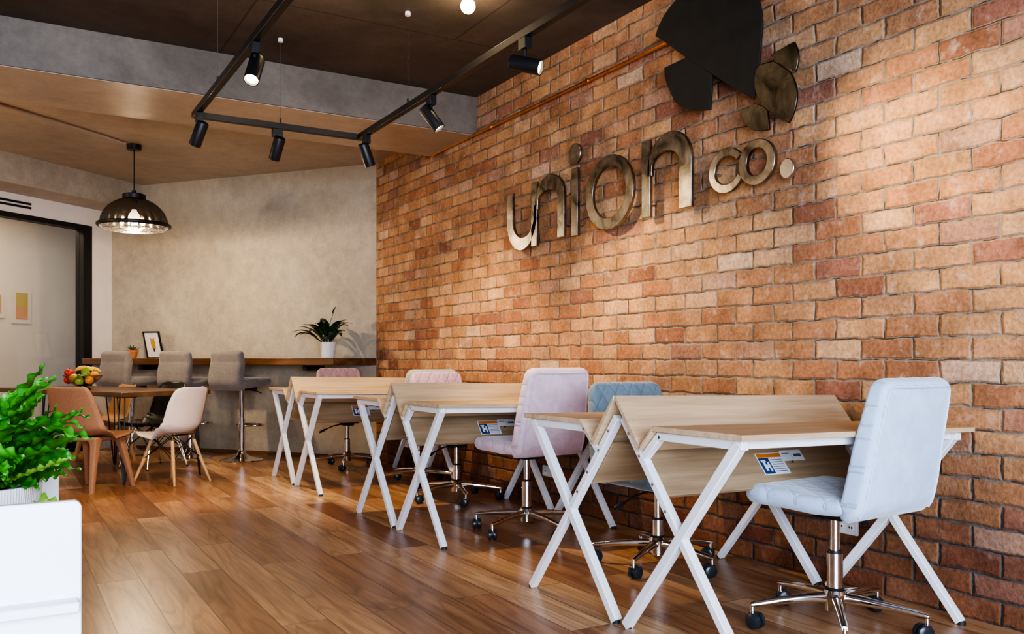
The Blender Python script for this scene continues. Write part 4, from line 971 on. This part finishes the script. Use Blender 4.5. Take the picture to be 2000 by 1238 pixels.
# bare bulbs on the dark ceiling
def ceiling_bulb(u, v, label):
    s = thing('ceiling_bulb', label, 'ceiling light', (u, v, ZC), 0, 'bare globe bulbs on the dark ceiling')
    MB().lathe([(.045, -.001), (.045, -.012), (.022, -.018), (.020, -.04)], 22).build('lamp_holder', 'black_satin', s)
    MB().ball((0, 0, -.075), .040).build('globe', 'globe', s)
    ld = D.lights.new('bulb_lamp', 'POINT'); ld.energy = 6; ld.color = (1, .72, .42); ld.shadow_soft_size = .04
    lo = D.objects.new('bulb_lamp', ld); COL.objects.link(lo); lo.location = (u, v, ZC - .125)
q = at_z(914, 12, ZC - .075); ceiling_bulb(q.x, q.y, 'glowing bare globe bulb on the dark ceiling at the top edge')
q = at_z(603, -24, ZC - .075); ceiling_bulb(q.x, q.y, 'bare globe bulb just above the frame between the track rails')

# ------------------------------------------------------------------ foreground planter with fern
pn = thing('planter_cabinet', 'white planter cabinet with a rounded panel in the near left corner', 'cabinet', (.0, 1.39, 0))
def rpanel(w0, w1, z1, r=.010):
    pts = [(w0, 0), (w1, 0)] + [(w1 - r + r * math.cos(a), z1 - r + r * math.sin(a)) for a in [PI / 2 * i / 6 for i in range(7)]] + [(w0, z1)]
    return pts
MB().prism(rpanel(-.75, .098, .7485), lambda p: Vector((p[0], 0, p[1])), lambda p: Vector((p[0], .016, p[1]))).build('front_panel', 'white_board', pn, bevel=.002)
MB().prism(rpanel(-.75, .112, .755), lambda p: Vector((p[0], .86, p[1])), lambda p: Vector((p[0], .876, p[1]))).build('rear_panel', 'white_board', pn, bevel=.002)
MB().box(-.75, .094, -.03, 0, .595, .611).build('ledge', 'white_board', pn, bevel=.003)
MB().box(-.75, .10, .016, .86, .459, .475).build('deck', 'white_board', pn); MB().box(.082, .098, .016, .86, 0, .459).build('side_panel', 'white_board', pn)
MB().box(-.75, -.734, .016, .86, 0, .459).build('side_panel', 'white_board', pn)
fp = Vector((-.078, 2.0, .475))
fn_ = thing('potted_fern', 'bright green wavy leaved fern in a ribbed white pot', 'potted plant', fp)
MB().lathe([(.125, 0), (.13, .004), (.148, .225), (.148, .232), (.138, .232), (.134, .20)], 64).build('pot', 'ribbed', fn_)
MB().lathe([(.001, .200), (.1355, .201), (.001, .212)], 32).build('soil', 'soil', fn_)
rg = random.Random(3); f1_, f2_ = MB(), MB()
shp = lambda u: max(.05, min(1, .25 + 2.2 * u) * (1 - max(0, (u - .62) / .38) ** 1.6))
for i in range(96):
    az = i * 2.3999 + rg.uniform(-.25, .25); lvl = i / 96
    up = 1.42 - lvl * .95 + rg.uniform(-.12, .12); Ln = rg.uniform(.27, .31) - .12 * lvl
    near = math.cos(az) * -FW.x + math.sin(az) * -FW.y
    if near > .3: Ln *= .72; up = max(up, .75)
    tgt = f2_ if i in (92, 85, 77, 66, 50) else f1_
    strip_leaf(tgt, (.03 * math.cos(az), .03 * math.sin(az), .205), az, Ln, rg.uniform(.058, .074), up, min(rg.uniform(.2, 1.6), up + .35), wave=.0052, nw=rg.uniform(8, 10.5), ph=rg.uniform(0, 6), tw=rg.uniform(-1.0, 1.0), cup=.22, nu=80, nv=8, shape=shp)
# a few placed fronds reaching toward the room
azr = math.atan2(RT.y, RT.x)
for da, up, Ln, dr, kk in ((.1, 1.05, .31, 1.5, 0), (-.1, .40, .245, .05, 1), (.25, .05, .20, .6, 1), (.0, .72, .31, .10, 0), (-.1, 1.25, .33, 2.0, 0), (.4, 1.25, .30, 1.7, 0), (-.5, 1.1, .31, 1.2, 0)):
    strip_leaf(f2_ if kk else f1_, (.03 * math.cos(azr), .03 * math.sin(azr), .205), azr + da, Ln * .9, .058, up, dr, wave=.0055, nw=8.5, ph=Ln * 50, tw=.25, cup=.2, nu=80, nv=8, shape=shp)
f1_.build('foliage', 'leaf', fn_, ang=80); f2_.build('young_fronds', 'leaf2', fn_, ang=80)

# ------------------------------------------------------------------ daylight and room light
def area(name, loc, to, sx, sy, e, col):
    ld = D.lights.new(name, 'AREA'); ld.shape = 'RECTANGLE'; ld.size = sx; ld.size_y = sy; ld.energy = e; ld.color = col
    lo = D.objects.new(name, ld); COL.objects.link(lo); lo.location = loc; lo.rotation_euler = (Vector(to) - Vector(loc)).to_track_quat('-Z', 'Y').to_euler(); return lo
area('window_daylight', (-.6, -2.6, 1.5), (1.4, 3.0, .7), 4.2, 2.2, 520, (.70, .82, 1.0))
area('meeting_room_fill', WW(.7, -.75, 2.7), WW(.7, -.76, 0), .5, .5, 22, (1.0, .80, .60))  # unseen lamp added to light the room behind the glass
def point(name, loc, e, col, r=.05):
    ld = D.lights.new(name, 'POINT'); ld.energy = e; ld.color = col; ld.shadow_soft_size = r
    lo = D.objects.new(name, ld); COL.objects.link(lo); lo.location = loc
point('pendant_bulb_lamp', (pc.x, pc.y, 2.055), 70, (1.0, .76, .48), .04)
point('warm_fill_lamp', (-2.2, 7.2, 1.95), 80, (1.0, .77, .52), .08)  # no fixture here: warm fill added to brighten the rear ceiling
w = D.worlds.new('World'); SC.world = w; w.use_nodes = True
bg = w.node_tree.nodes['Background']; bg.inputs[0].default_value = (.62, .72, 1.0, 1); bg.inputs[1].default_value = .45

# ------------------------------------------------------------------ camera
cam = D.cameras.new('camera'); co_ = D.objects.new('camera', cam); COL.objects.link(co_)
cam.sensor_fit = 'HORIZONTAL'; cam.sensor_width = 36; cam.lens = F / 2000 * 36; cam.shift_x = 0; cam.shift_y = (CY - 619) / 2000
cam.clip_start = .05; cam.clip_end = 60
co_.location = EYE; co_.rotation_euler = (PI / 2, 0, -TH)
SC.camera = co_
SC.view_settings.view_transform = 'AgX'
try: SC.view_settings.look = 'AgX - High Contrast'
except Exception: pass
SC.view_settings.exposure = 0.25
